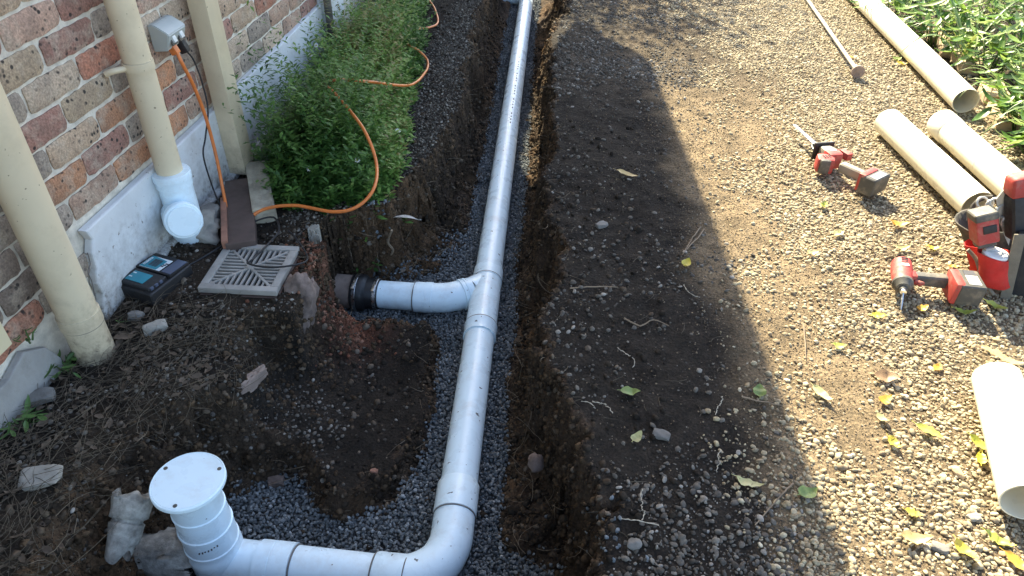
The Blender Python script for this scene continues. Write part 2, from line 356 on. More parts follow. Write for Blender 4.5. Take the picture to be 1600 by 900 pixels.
# ------------------------------------------------------------------ terrain
class Lattice:
    """smooth value noise"""
    def __init__(s, seed): s.r = np.random.default_rng(seed).random((256, 256))
    def __call__(s, x, y, f):
        x = np.asarray(x)*f+100.3; y = np.asarray(y)*f+57.7
        i = np.floor(x).astype(int); j = np.floor(y).astype(int); u = x-i; v = y-j
        u = u*u*(3-2*u); v = v*v*(3-2*v); g = lambda a, b: s.r[a % 256, b % 256]
        return (g(i, j)*(1-u)+g(i+1, j)*u)*(1-v)+(g(i, j+1)*(1-u)+g(i+1, j+1)*u)*v - .5
L1, L2, L3, L4 = Lattice(1), Lattice(2), Lattice(3), Lattice(4)
FLOOR = -.405
F_POLY = [(0.929,4.964),(0.992,3.825),(1.080,2.791),(1.161,1.885),(1.211,1.214),(1.226,0.773),(1.275,0.412),(1.274,0.222),(1.285,0.086),(1.319,-0.193),(1.339,-0.415),(1.343,-0.521),(1.365,-0.583),(1.494,-0.622),(1.528,-0.753)] + [(1.25, -.96), (.50, -.93), (.46, -.80), (.48, -.66), (.50, -.55), (.54, -.46), (.62, -.42), (.70, -.44), (.77, -.52), (.81, -.54), (.89, -.55), (.96, -.50), (1.02, -.47), (1.03, -.40), (1.065, -.25), (1.045, 0), (1.01, .28), (.97, .32), (.81, .34), (.70, .335), (.60, .37), (.55, .42)] + [(.54, .47), (.55, .535), (.66, .560), (.76, .655), (.92, .76), (.972, 1.02)] + [(0.968,1.177),(0.941,1.488),(0.914,1.983),(0.870,2.578),(0.745,4.043),(0.732,4.549)]
F_POLY = F_POLY + [(.55, 6.2), (.90, 6.2)]
E_POLY = [(1.272,3.586),(1.284,3.330),(1.250,3.182),(1.224,2.873),(1.230,2.553),(1.262,2.312),(1.277,1.996),(1.317,1.853),(1.315,1.663),(1.363,1.467),(1.349,1.325),(1.380,1.244),(1.364,1.073),(1.362,0.900),(1.396,0.814),(1.391,0.711),(1.408,0.603),(1.451,0.531),(1.467,0.464),(1.470,0.352),(1.466,0.223),(1.432,0.167),(1.435,0.063),(1.432,-0.023),(1.443,-0.105),(1.469,-0.180),(1.498,-0.226),(1.536,-0.287),(1.550,-0.362),(1.614,-0.431),(1.612,-0.477),(1.583,-0.519),(1.612,-0.564),(1.625,-0.617),(1.674,-0.610),(1.679,-0.643),(1.643,-0.692),(1.628,-0.730),(1.625,-0.766),(1.635,-0.811),(1.633,-0.865),(1.623,-1.001)] + [(.95, -1.25), (.40, -1.2), (.28, -.98), (.25, -.80), (.28, -.62), (.40, -.45), (.48, -.36), (.62, -.33), (.73, -.38), (.80, -.475), (.89, -.495), (.94, -.45), (.975, -.42), (.98, -.37), (1.01, -.22), (.995, 0), (.96, .24), (.92, .26), (.81, .255), (.71, .24), (.62, .19), (.56, .07)] + [(0.535,-0.005),(0.498,0.148),(0.481,0.294),(0.478,0.452)] + [(.50, .575), (.60, .615), (.69, .69), (.715, .82)] + [(0.734,0.974),(0.806,1.077),(0.802,1.192),(0.814,1.430),(0.840,1.634),(0.822,1.858),(0.759,2.127),(0.750,2.471),(0.661,2.813),(0.721,2.875),(0.616,3.240),(0.656,3.428)]
E_POLY = E_POLY + [(.42, 6.3), (1.2, 6.3)]
CTRL = [(-0.021,-0.634,0.000),(0.005,-0.507,-0.000),(0.065,-0.320,0.000),(-0.009,-0.109,0.000),(0.243,-0.054,0.000),(0.486,0.001,-0.010),(0.226,0.268,0.000),(-0.035,0.263,0.020),(0.368,-0.308,-0.010),(0.431,-0.229,-0.020),(0.452,-0.137,-0.030),(0.531,-0.019,-0.050),(0.581,0.073,-0.090),(0.630,0.153,-0.210),(0.697,0.220,-0.290),(0.499,-0.149,-0.140),(0.506,-0.084,-0.200),(0.605,0.057,-0.270),(0.796,0.220,-0.310),(0.970,0.218,-0.335),(1.009,-0.059,-0.340),(0.992,-0.267,-0.340),(0.853,-0.303,-0.320),(0.669,-0.254,-0.280),(0.531,-0.185,-0.220),(0.556,-0.335,-0.240),(0.884,-0.413,-0.340),(0.671,-0.381,-0.290),(0.510,-0.303,-0.050),(0.536,-0.387,-0.100),(0.500,-0.483,-0.140),(0.447,-0.482,-0.040),(0.378,-0.519,-0.010),(0.389,-0.618,-0.030),(0.368,-0.727,-0.060),(0.296,-0.803,0.000),(0.209,-0.791,0.020),(0.350,-0.960,0.000),(0.200,-0.914,0.030),(0.407,-0.887,-0.100),(0.444,-1.005,-0.040),(0.215,0.669,0.000),(0.623,0.579,0.000),(0.088,1.220,0.020),(0.433,1.659,0.020),(0.734,1.097,0.000),(0.696,2.020,0.000),(0.518,0.278,-0.020),(0.523,0.394,-0.040),(0.600,0.466,-0.050)] + [(2, -1.2, 0), (2, .3, 0), (2, 2, 0), (1.4, 3, 0), (.2, 3, 0), (0, -1.6, 0), (1, -1.7, 0), (1.3, 1.2, 0), (1.5, .4, 0), (0, 1.5, 0)]
CTRL = np.array(CTRL)
Dm = np.linalg.norm(CTRL[:, None, :2]-CTRL[None, :, :2], axis=2); n_ = len(CTRL)
A_ = np.zeros((n_+1, n_+1)); A_[:n_, :n_] = -Dm-np.eye(n_)*.004; A_[:n_, n_] = 1; A_[n_, :n_] = 1
W_ = np.linalg.solve(A_, np.append(CTRL[:, 2], 0))
def rbf(x, y):
    out = np.full(x.shape, W_[-1])
    for (cx, cy, cz), k in zip(CTRL, W_[:-1]): out -= k*np.hypot(x-cx, y-cy)
    return out
def pdist(poly, x, y):
    P = np.array(poly); d = np.full(x.shape, 1e9); ins = np.zeros(x.shape, bool)
    for a, b in zip(P, np.roll(P, -1, 0)):
        e = b-a; t = np.clip(((x-a[0])*e[0]+(y-a[1])*e[1])/(e@e), 0, 1)
        d = np.minimum(d, np.hypot(x-a[0]-t*e[0], y-a[1]-t*e[1]))
        c = ((a[1] > y) != (b[1] > y)) & (x < (b[0]-a[0])*(y-a[1])/(b[1]-a[1]+1e-12)+a[0]); ins ^= c
    return d, ins
def sstep(a, b, t): t = np.clip((t-a)/(b-a), 0, 1); return t*t*(3-2*t)
GX = np.concatenate([[-80, -40, -20, -10, -5, -2, -.8, -.3, -.1], np.arange(-.04, 2.3, .0105), np.arange(2.3, 4.4, .02), [4.6, 5, 6, 8, 12, 20, 40, 80]])
GY = np.concatenate([[-80, -40, -20, -10, -6, -4, -3, -2.4, -2, -1.8, -1.6], np.arange(-1.45, 3.0, .0105), np.arange(3.0, 6.5, .02), [6.8, 7.2, 8, 9, 11, 14, 20, 40, 80]])
X, Y = np.meshgrid(GX, GY)
near = ((X > -.5) & (X < 4.6) & (Y > -2.2) & (Y < 6.7)).astype(float)
wx = X+(L1(X, Y, 9)*.05+L2(X, Y, 24)*.028+L3(X, Y, 60)*.010)*near; wy = Y+(L3(X, Y, 9)*.05+L4(X, Y, 24)*.028)*near
dF, inF = pdist(F_POLY, X+L2(X, Y, 12)*.03, Y); dE, inE = pdist(E_POLY, wx, wy)
SURF = np.where((X < 1.35) & (Y < 1.2), np.clip(rbf(np.clip(X, 0, 2), np.clip(Y, -1.7, 3)), -.36, .04), 0)
SURF = SURF*sstep(1.35, 1.05, X)*sstep(1.2, .8, Y)*sstep(-1.75, -1.5, Y)
SURF += (L1(X, Y, 2.2)*.018+L2(X, Y, 7)*.012+L3(X, Y, 22)*.010+L4(X, Y, 55)*.006)*near*np.where(X < 2.1, 1, .55)
SURF -= .012*sstep(1.9, 2.3, X)*near
tt = np.where(inF, 0, np.where(inE, dF/(dF+dE+1e-6), 1))
tn = np.clip(tt+(L1(X, Y, 14)*.3+L2(X, Y, 34)*.2)*np.where((tt > 0) & (tt < 1), 1, 0)*4*tt*(1-tt), 0, 1)
prof = np.where(tn < .5, .16*tn/.5, .16+.84*sstep(.5, .93, tn))
soft = np.maximum(sstep(.78, .55, X)*sstep(-.05, -.25, Y), sstep(.92, .75, X)*sstep(.46, .36, Y)*sstep(-.3, -.1, Y)); prof = prof*(1-soft)+(.35*tn+.65*tn*tn*(3-2*tn))*soft
fl = FLOOR + L2(X, Y, 8)*.02
H = np.where(inF, fl, fl*(1-prof)+SURF*prof)
GC = np.array([.378, .120]); GA = R(4)
gx = (X-GC[0])*math.cos(GA)+(Y-GC[1])*math.sin(GA); gy = -(X-GC[0])*math.sin(GA)+(Y-GC[1])*math.cos(GA)
gm = np.maximum(abs(gx), abs(gy)); H = np.where(gm < .112, -.30, np.where(gm < .21, np.maximum(H, .004), H))
steep = np.where(inE & ~inF & (tt > .04), np.clip(4*tt*(1-tt), 0, 1), 0)
V = np.stack([X, Y, H], -1).reshape(-1, 3)
idx = np.nonzero((steep.ravel() > .05) & (near.ravel() > 0))[0]
for i in idx:
    p = Vector(V[i]); s = steep.ravel()[i]
    nv = mnoise.noise_vector(p*11)*.034 + mnoise.noise_vector(p*28)*.022 + mnoise.noise_vector(p*65)*.010
    V[i] += np.array(nv)*s
ny, nx = X.shape
ii = np.arange(ny*nx).reshape(ny, nx)
Fq = np.stack([ii[:-1, :-1], ii[:-1, 1:], ii[1:, 1:], ii[1:, :-1]], -1).reshape(-1, 4)
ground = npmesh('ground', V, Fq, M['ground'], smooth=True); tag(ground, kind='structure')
# soil colours, with house shade painted into the strip beside the trench
def lerpc(c, m, col): return c*(1-m[..., None])+np.array(col)*m[..., None]
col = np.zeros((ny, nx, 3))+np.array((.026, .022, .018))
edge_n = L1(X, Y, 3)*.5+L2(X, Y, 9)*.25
col = lerpc(col, sstep(1.90, 2.10, X+.11*Y+edge_n*.30), (.20, .155, .10))  # tan starts at the house shadow edge; darker side carries painted shade
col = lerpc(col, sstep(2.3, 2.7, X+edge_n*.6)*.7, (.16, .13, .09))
col = lerpc(col, sstep(1.6, 2.6, Y)*sstep(1.2, 1.4, X)*.8, (.075, .062, .047))
col = lerpc(col, sstep(.05, .3, steep), (.058, .042, .030))
col = lerpc(col, sstep(.05, .3, steep)*sstep(-.1, .35, L3(X, Y, 5)+L4(X, Y, 13)*.5), (.105, .066, .038))
col = lerpc(col, np.exp(-(((X-.64)/.13)**2+((Y-.24)/.12)**2))*1.0, (.20, .078, .045))
col = lerpc(col, sstep(.3, -.1, Y-1.2)*sstep(.75, .55, X)*sstep(-.1, .25, L2(X, Y, 6))*.6, (.055, .042, .030))
col = lerpc(col, sstep(3.46, 3.56, X+edge_n*.05)*sstep(1.2, 1.5, Y), (.05, .04, .03))
col = lerpc(col, inF.astype(float), (.05, .055, .06))
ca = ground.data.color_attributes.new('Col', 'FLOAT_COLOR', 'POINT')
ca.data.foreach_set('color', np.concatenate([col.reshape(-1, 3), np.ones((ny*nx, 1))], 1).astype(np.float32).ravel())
def hgt(x, y):
    x = np.asarray(x, float); y = np.asarray(y, float)
    i = np.clip(np.searchsorted(GX, x)-1, 0, nx-2); j = np.clip(np.searchsorted(GY, y)-1, 0, ny-2)
    u = (x-GX[i])/(GX[i+1]-GX[i]); v = (y-GY[j])/(GY[j+1]-GY[j])
    return (H[j, i]*(1-u)+H[j, i+1]*u)*(1-v)+(H[j+1, i]*(1-u)+H[j+1, i+1]*u)*v
def hz(x, y): return float(hgt(x, y))
def sample(arr, x, y):
    i = np.clip(np.searchsorted(GX, x), 0, nx-1); j = np.clip(np.searchsorted(GY, y), 0, ny-1); return arr[j, i]

# ------------------------------------------------------------------ scattered stones (stuff)
def scatter(name, P, rot, scl, m, label, cat, angular=False, sub=2, amp=.5, freq=.9, nvar=6):
    me = bpy.data.meshes.new(name); n = len(P)
    me.vertices.add(n); me.vertices.foreach_set('co', np.asarray(P, np.float32).ravel())
    a = me.attributes.new('rot', 'FLOAT_VECTOR', 'POINT'); a.data.foreach_set('vector', np.asarray(rot, np.float32).ravel())
    a = me.attributes.new('scl', 'FLOAT_VECTOR', 'POINT'); a.data.foreach_set('vector', np.asarray(scl, np.float32).ravel())
    a = me.attributes.new('vi', 'INT', 'POINT'); a.data.foreach_set('value', rng.integers(0, nvar, n).astype(np.int32))
    me.materials.append(m)
    o = bpy.data.objects.new(name, me); C.objects.link(o)
    g = bpy.data.node_groups.new(name, 'GeometryNodeTree')
    g.interface.new_socket('Geometry', in_out='INPUT', socket_type='NodeSocketGeometry'); g.interface.new_socket('Geometry', in_out='OUTPUT', socket_type='NodeSocketGeometry')
    nn = g.nodes.new; lk = g.links.new
    gi = nn('NodeGroupInput'); go = nn('NodeGroupOutput')
    g2i = nn('GeometryNodeGeometryToInstance')
    for k in range(nvar):
        ic = nn('GeometryNodeMeshIcoSphere'); ic.inputs['Radius'].default_value = 1; ic.inputs['Subdivisions'].default_value = sub
        sp = nn('GeometryNodeSetPosition'); nz = nn('ShaderNodeTexNoise'); nz.inputs['Scale'].default_value = freq; nz.inputs['Detail'].default_value = 2
        ps = nn('GeometryNodeInputPosition'); va = nn('ShaderNodeVectorMath'); va.operation = 'ADD'; va.inputs[1].default_value = (k*5.7+1, k*2.3, k*9.1)
        lk(ps.outputs[0], va.inputs[0]); lk(va.outputs[0], nz.inputs['Vector'])
        sb = nn('ShaderNodeVectorMath'); sb.operation = 'SUBTRACT'; sb.inputs[1].default_value = (.5, .5, .5); lk(nz.outputs['Color'], sb.inputs[0])
        sc = nn('ShaderNodeVectorMath'); sc.operation = 'SCALE'; sc.inputs['Scale'].default_value = amp*2; lk(sb.outputs[0], sc.inputs[0])
        lk(ic.outputs['Mesh'], sp.inputs['Geometry']); lk(sc.outputs[0], sp.inputs['Offset'])
        sm = nn('GeometryNodeSetShadeSmooth'); sm.inputs['Shade Smooth'].default_value = not angular; lk(sp.outputs[0], sm.inputs['Geometry'])
        mt = nn('GeometryNodeSetMaterial'); mt.inputs['Material'].default_value = m; lk(sm.outputs[0], mt.inputs['Geometry'])
        lk(mt.outputs[0], g2i.inputs[0])
    iop = nn('GeometryNodeInstanceOnPoints'); lk(gi.outputs[0], iop.inputs['Points']); lk(g2i.outputs[0], iop.inputs['Instance'])
    iop.inputs['Pick Instance'].default_value = True
    def attr(nm, dt):
        x = nn('GeometryNodeInputNamedAttribute'); x.data_type = dt; x.inputs['Name'].default_value = nm; return x.outputs['Attribute']
    lk(attr('vi', 'INT'), iop.inputs['Instance Index']); lk(attr('scl', 'FLOAT_VECTOR'), iop.inputs['Scale'])
    er = nn('FunctionNodeEulerToRotation'); lk(attr('rot', 'FLOAT_VECTOR'), er.inputs[0]); lk(er.outputs[0], iop.inputs['Rotation'])
    lk(iop.outputs[0], go.inputs[0])
    md = o.modifiers.new('scatter', 'NODES'); md.node_group = g
    return tag(o, label, cat, kind='stuff')
def jgrid(x0, x1, y0, y1, s):
    gx, gy = np.meshgrid(np.arange(x0, x1, s), np.arange(y0, y1, s)); p = np.stack([gx.ravel(), gy.ravel()], 1)
    return p+rng.uniform(-.5, .5, p.shape)*s
def vis(p):   # keep to the ground in and around the view
    x, y = p[:, 0], p[:, 1]
    return (x < 2.75+.38*(y+1.0)) & (y > -1.5)
def lay(P2, r0, r1, lift=.25, flat=(.5, .75), tilt=.35, skew=2.0):
    n = len(P2); r = r0+(r1-r0)*rng.random(n)**skew
    scl = np.stack([r, r*rng.uniform(.62, .95, n), r*rng.uniform(*flat, n)], 1)
    rot = np.stack([rng.normal(0, tilt, n), rng.normal(0, tilt, n), rng.uniform(0, 6.28, n)], 1)
    z = hgt(P2[:, 0], P2[:, 1])+scl[:, 2]*lift+rng.uniform(-.002, .002, n)
    return np.column_stack([P2, z]), rot, scl
far = lambda p: np.clip((p[:, 1]+.2)/4, 0, 1)
# driveway: washed river pebbles, thick in the sun, patchy over the spoil strip
p = jgrid(1.25, 4.1, -1.45, 5.2, .0094); p = p[vis(p)]
x, y = p[:, 0], p[:, 1]
pn = L1(x, y, 3.2)+L2(x, y, 8)*.6+L3(x, y, 21)*.35
dens = .15+.75*sstep(2.12, 2.50, x+pn*.35)
dens = np.maximum(dens, .70*sstep(-.25, -.65, y+pn*.3)*sstep(1.55, 1.75, x))
dens = np.maximum(dens, .55*sstep(1.3, 2.2, y+pn*.3))
dens *= np.where(x < 2.35, np.clip(.75+pn*1.9, .12, 1.5), np.clip(.98+pn*.6, .3, 1))
dens = np.where(sample(inE, x, y), 0, dens); dens *= 1-.9*sstep(3.48, 3.56, x+pn*.05)*sstep(1.2, 1.5, y)
dens *= 1-.75*np.exp(-(((x-2.36)/.13)**2+((y+.15)/.35)**2))
p = p[rng.random(len(p)) < dens]
side_ = p[:, 0]+.05*p[:, 1]+L2(p[:, 0], p[:, 1], 4)*.25+rng.normal(0, .05, len(p))+.10*sstep(.4, -.6, p[:, 1])-.12*sstep(1.2, 2.4, p[:, 1]) >= 2.08  # splits pebbles near the shadow edge; shaded side gets darker-coloured stones
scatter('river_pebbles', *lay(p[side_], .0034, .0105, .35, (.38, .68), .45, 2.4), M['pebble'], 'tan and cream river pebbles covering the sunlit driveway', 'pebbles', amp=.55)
scatter('soil_pebbles', *lay(p[~side_], .0024, .0110, .25, (.38, .68), .45, 3.0), M['pebble_grey_shade'], 'grey pebbles darkened for house shade, scattered on the dark soil strip beside the trench', 'pebbles', amp=.55)
# left side pebbles
p = jgrid(.02, 1.0, -1.4, 4.8, .0115); x, y = p[:, 0], p[:, 1]
pn = L1(x, y, 4)+L2(x, y, 11)*.6
d_ = np.where(y > .45, .8*sstep(.42, .55, x-.0*y+(y < 1)*.12), .34*np.clip(.5+pn*2.5, .05, 1.4))
d_ = np.where(sample(inF, x, y) | ((sample(steep, x, y) > .3) & ((y > -.3) | (x > .75))), 0, d_); d_ = np.where((y < .02) & (y > -.5) & (x > .2) & (x < .75), np.maximum(d_, .42), d_); slope_ = (y < -.15) & (x < .8) & (sample(H, x, y) < -.06) & ~sample(inF, x, y)
d_ = np.where((y < .45) & (sample(H, x, y) < -.16), d_*.22, d_); d_ = np.where(slope_, .5, d_); d_ = np.where(np.hypot(x-.378, y-.12) < .17, 0, d_)
p = p[rng.random(len(p)) < d_]
scatter('path_pebbles', *lay(p, .0025, .0085, .3), M['pebble_grey_shade'], 'small dark grey pebbles left of the trench and around the drain grate', 'pebbles', amp=.35)
# crushed rock bedding
p = jgrid(.3, 1.8, -1.35, 6.0, .0088); dd, ins = pdist(F_POLY, p[:, 0], p[:, 1])
keep = ins | (dd < .022*rng.random(len(p))) | ((dd < .10*rng.random(len(p))**.7) & (p[:, 0] > .62) & (p[:, 0] < .97) & (p[:, 1] > .5) & (p[:, 1] < 1.05)); p = p[keep]; p = p[(p[:, 1] < 2.6) | (rng.random(len(p)) < .6)]
P3, ro, sc = lay(p, .0048, .0085, .5, (.55, .95), 1.2, 1.3); P3[:, 2] = np.where(P3[:, 2] < FLOOR-.01, FLOOR-.01, P3[:, 2])+rng.uniform(-.004, .010, len(P3))
q_ = rng.normal(0, 1, (1500, 2))*np.array((.07, .09))+np.array((1.47, -.80)); q_ = q_[rng.random(len(q_)) < .8]
A3, ar, as_ = lay(q_, .0045, .0085, .4, (.55, .95), 1.2, 1.3)
q2 = rng.normal(0, 1, (4, 2))*np.array((.05, .05))+np.array((0.608,-0.448,-0.370)[:2]); B3, br, bs = lay(q2, .0045, .0085, .4, (.55, .95), 1.2, 1.3)
scatter('crushed_rock', np.concatenate([P3, A3, B3]), np.concatenate([ro, ar, br]), np.concatenate([sc, as_, bs]), M['chip'], 'blue-grey crushed rock bedding on the trench floor', 'gravel', angular=True, sub=1, amp=.75, freq=1.1)
# crumbs of soil on the cut faces and slopes
p = jgrid(.05, 1.95, -1.4, 3.6, .0105); x, y = p[:, 0], p[:, 1]
st = sample(steep, x, y); hh = sample(H, x, y); iF = sample(inF, x, y); iE = sample(inE, x, y)
d_ = np.where(st > .05, .85, np.where((x < 1.1) & (y < .6), .30, .12)); d_ = np.where((st < .05) & (x > 1.2), d_*sstep(1.95, 1.7, x)*sstep(2.0, .8, y), d_); d_ = np.where(iF, .05, d_); d_ = np.where((x < .75) & (y > .5) & (st < .05), .1, d_)
d_ = np.where(np.hypot(x-.378, y-.12) < .17, 0, d_)
p = p[rng.random(len(p)) < d_]
scatter('soil_clods', *lay(p, .0022, .015, .15, (.5, .9), .8, 7), M['clod'], 'crumbs and clods of dark soil over the dug slopes', 'soil', angular=False, sub=2, amp=.9, freq=1.6)
Qa = V[Fq]; n0_ = np.cross(Qa[:, 2]-Qa[:, 0], Qa[:, 3]-Qa[:, 1]); nz_ = np.abs(n0_[:, 2])/(np.linalg.norm(n0_, axis=1)+1e-12)
sm = np.maximum(steep.ravel()[Fq].mean(1), np.where((Qa[:, 0, 0] < 1.2) & (Qa[:, 0, 0] > .05) & (Qa[:, 0, 1] < .6) & (np.hypot(Qa[:, 0, 0]-.378, Qa[:, 0, 1]-.12) > .19), (1-nz_)*.8, 0))*near.ravel()[Fq].min(1); sm = np.where(np.maximum(abs(Qa[:, 0, 0]-.378), abs(Qa[:, 0, 1]-.12)) < .15, 0, sm); cand = np.nonzero(sm > .08)[0]; Q = V[Fq[cand]]
nrm = np.cross(Q[:, 2]-Q[:, 0], Q[:, 3]-Q[:, 1]); ar_ = np.linalg.norm(nrm, axis=1); nrm /= ar_[:, None]+1e-9
ok_ = (Q[:, 0, 1] < 4.2); pk = rng.choice(len(cand), 50000, p=ar_*ok_/(ar_*ok_).sum()); u_ = rng.random((len(pk), 1)); v2_ = rng.random((len(pk), 1)); Qp = Q[pk]
cp_ = (Qp[:, 0]*(1-u_)+Qp[:, 1]*u_)*(1-v2_)+(Qp[:, 3]*(1-u_)+Qp[:, 2]*u_)*v2_
rc = .0020+.0105*rng.random(len(pk))**6; scw = np.stack([rc, rc*rng.uniform(.6, 1, len(pk)), rc*rng.uniform(.5, .95, len(pk))], 1)
scatter('wall_crumbs', cp_+nrm[pk]*rc[:, None]*.15, rng.uniform(-3.1, 3.1, (len(pk), 3)), scw, M['wall_clod'], 'crumbly soil lumps clinging to the cut trench walls', 'soil', sub=2, amp=.9, freq=1.6)
p = jgrid(1.3, 2.75, -1.3, 4.2, .0075); x, y = p[:, 0], p[:, 1]; p = p[(rng.random(len(p)) < .50*sstep(1.85, 2.12, x+.11*y)+.05) & ~sample(inE, x, y)]
scatter('soil_grit', *lay(p, .0013, .0042, .3, (.5, .9), .8, 2.5), M['grit'], 'fine tan grit and crumbs on the bare dirt of the driveway', 'grit', angular=False, sub=1, amp=.6, freq=1.4)
p = rng.normal(0, 1, (900, 2))*np.array((.075, .085))+np.array((.61, .20)); p = p[~sample(inF, p[:, 0], p[:, 1])]
scatter('red_clods', *lay(p, .002, .010, .3, (.5, .9), .8, 3), M['clod_red'], 'crumbled red brick dust and clods beside the drain grate', 'soil', sub=2, amp=.9, freq=1.6)

# ------------------------------------------------------------------ house
house = thing('brick_house', 'weathered brick house wall with pale rendered base on the left', 'house', (0, .5, 0))
wall_bm = add_beam(bmesh.new(), (-.13, -4, 2.1), (-.13, 5.20, 2.1), .242, 4.6)
wall = obj('wall', wall_bm, M['mortar'], house)
BR = {}
def brick_mesh(k):
    rr = random.Random(k); bm = bmesh.new(); L, Hh, D = .2295, .0755, .03; nu, nv = 10, 5
    vs = {}
    for lay_ in (0, 1):
        for i in range(nu+1):
            for j in range(nv+1):
                u, v = i/nu-.5, j/nv-.5
                if lay_ == 0 and 0 < i < nu and 0 < j < nv: pass
                elif lay_ == 1 and 0 < i < nu and 0 < j < nv: continue
                edge = (i in (0, nu)) or (j in (0, nv))
                a = mnoise.noise(Vector((u*7+k*13, v*3, 1.7)))*.0065; b = mnoise.noise(Vector((u*7, v*4+k*9, 7.7)))*.0055
                c = mnoise.noise(Vector((u*12+k*5, v*5, 3.1)))*.0030
                sh = .975 if ((i in (0, nu)) and (j in (0, nv))) else 1
                y = u*L*sh+(a if i in (0, nu) else a*.4); z = v*Hh*(sh-.02 if sh < 1 else 1)+(b if j in (0, nv) else b*.4)
                x = 0 if lay_ == 0 else -D
                if lay_ == 0: x = c-(.0045 if edge else 0)-(.004 if sh < 1 else 0)
                vs[lay_, i, j] = bm.verts.new((x, y, z))
    for i in range(nu):
        for j in range(nv): bm.faces.new((vs[0, i, j], vs[0, i+1, j], vs[0, i+1, j+1], vs[0, i, j+1]))
    ring = [(i, 0) for i in range(nu)]+[(nu, j) for j in range(nv)]+[(i, nv) for i in range(nu, 0, -1)]+[(0, j) for j in range(nv, 0, -1)]
    for a, b in zip(ring, ring[1:]+ring[:1]): bm.faces.new((vs[1, *a], vs[1, *b], vs[0, *b], vs[0, *a]))
    bmesh.ops.recalc_face_normals(bm, faces=bm.faces[:])
    me = bpy.data.meshes.new('brick'); bm.to_mesh(me); bm.free(); me.materials.append(M['brick'])
    me.polygons.foreach_set('use_smooth', [True]*len(me.polygons)); me.set_sharp_from_angle(angle=R(55)); return me
BM = [brick_mesh(k) for k in range(8)]
PAL = dict(cream=(.54, .43, .31), pink=(.50, .32, .235), red=(.46, .16, .09), maroon=(.34, .15, .115), grey=(.30, .27, .225), yellow=(.55, .43, .28), brown=(.38, .24, .165), orange=(.56, .25, .115), dark=(.17, .145, .12), tan=(.48, .35, .23))
KNOWN = {(0, 0): 'pink', (0, 2): 'maroon', (1, -1): 'yellow', (1, 1): 'maroon', (1, 3): 'grey', (2, 0): 'cream', (2, 2): 'red', (2, -2): 'grey', (3, -1): 'maroon', (3, 1): 'yellow', (3, 3): 'grey', (3, 5): 'pink', (4, 0): 'tan', (4, 2): 'orange', (4, -2): 'grey', (4, 4): 'orange', (4, 6): 'dark', (5, -1): 'orange', (5, 1): 'maroon', (5, 3): 'grey', (5, 5): 'maroon', (6, 0): 'brown', (6, 2): 'orange', (6, 4): 'orange', (6, 6): 'brown', (6, -2): 'grey', (7, -3): 'dark', (8, -4): 'red', (6, -4): 'dark', (5, -3): 'grey', (7, -5): 'dark', (8, -2): 'grey',
         (1, 5): 'pink', (0, 4): 'pink', (0, 6): 'red', (1, 7): 'red', (2, 4): 'cream', (2, 6): 'cream', (2, 8): 'maroon', (3, 7): 'brown', (4, 8): 'maroon', (4, 10): 'tan', (4, 12): 'red', (5, 7): 'pink', (5, 9): 'cream', (5, 11): 'grey', (5, 13): 'brown', (6, 8): 'cream', (6, 10): 'grey', (6, 12): 'cream', (3, 9): 'tan', (3, 11): 'tan', (3, 13): 'brown'}
for v in range(-5, 9):
    for u in range(-9 if v % 2 else -10, 18, 2):
        yc = u*.12; zc = .88-v*.086
        if v >= 7 and yc > -.2: continue
        if yc > 2.05 or yc < -1.1: continue
        c = KNOWN.get((v, u), random.choice(['cream', 'pink', 'tan', 'brown', 'yellow', 'orange', 'maroon', 'grey', 'tan', 'red']))
        o = bpy.data.objects.new('brick', random.choice(BM)); C.objects.link(o); o.parent = wall
        o.location = Vector((random.uniform(-.0015, .0015), yc+random.uniform(-.002, .002), zc+random.uniform(-.0015, .0015)))
        o.rotation_euler = (random.choice((0, math.pi))+random.uniform(-.012, .012), 0, random.uniform(-.006, .006))
        j = random.uniform(.85, 1.15); o.color = (*[min(1, (k*1.08*.74+a_*.26)*j) for k, a_ in zip(PAL[c], (.52, .36, .26))], 1)
extrude_outline('render_base', [(-.128, .302), (-.115, .262), (-.138, .225), (-.146, .17), (-.166, .13), (-.160, .085), (-.186, .03), (-.19, -.12), (2.02, -.12), (2.02, .355), (1.5, .335), (.98, .318), (.6, .308), (.2, .304)], -.004, .022, M['render'], house, .006)
extrude_outline('render_ledge', [(.05, -.12), (2.02, -.12), (2.02, .06), (1.2, .04), (.5, .03), (.05, .035)], .0225, .05, M['render'], house, .008)
extrude_outline('render_patch', [(-1.4, -.12), (-.41, -.12), (-.40, .03), (-.43, .10), (-.50, .145), (-.58, .115), (-.75, .12), (-1.4, .11)], -.004, .018, M['render_grey'], house, .004)
extrude_outline('pier', [(2.03, -.12), (2.30, -.12), (2.30, 1.5), (2.03, 1.5)], -.006, .05, M['render'], house, .01)
# roof above the frame: outline shaped to cast the big shadow, notched for sun
bm = bmesh.new(); RP = [(.50, -4.2), (.50, 4.29), (.115, 7.47), (-.16, 7.82), (-.25, 8.05), (-.34, 8.12), (-.55, 7.0), (-.62, 5.4), (-4, 5.4), (-4, -4.2)]
A = [bm.verts.new((a, b, 4.40)) for a, b in RP]; B = [bm.verts.new((a, b, 4.47)) for a, b in RP]
bm.faces.new(A[::-1]); bm.faces.new(B)
for i in range(len(RP)): bm.faces.new((A[i], A[(i+1) % len(RP)], B[(i+1) % len(RP)], B[i]))
bmesh.ops.recalc_face_normals(bm, faces=bm.faces[:]); roof = obj('roof', bm, M['roofing'], house)
tube('gutter', [(.47, -4.2, 4.36), (.47, 4.29, 4.36), (.085, 7.44, 4.36)], .035, M['cream'], roof, 10)
crk_ = tube('crack', smooth_path([((0.022,-0.154,0.241)), ((0.023,-0.162,0.205)), ((0.022,-0.182,0.188)), ((0.022,-0.183,0.152)), ((0.022,-0.195,0.106))], 4), .0016, M['seam'], house, 5)

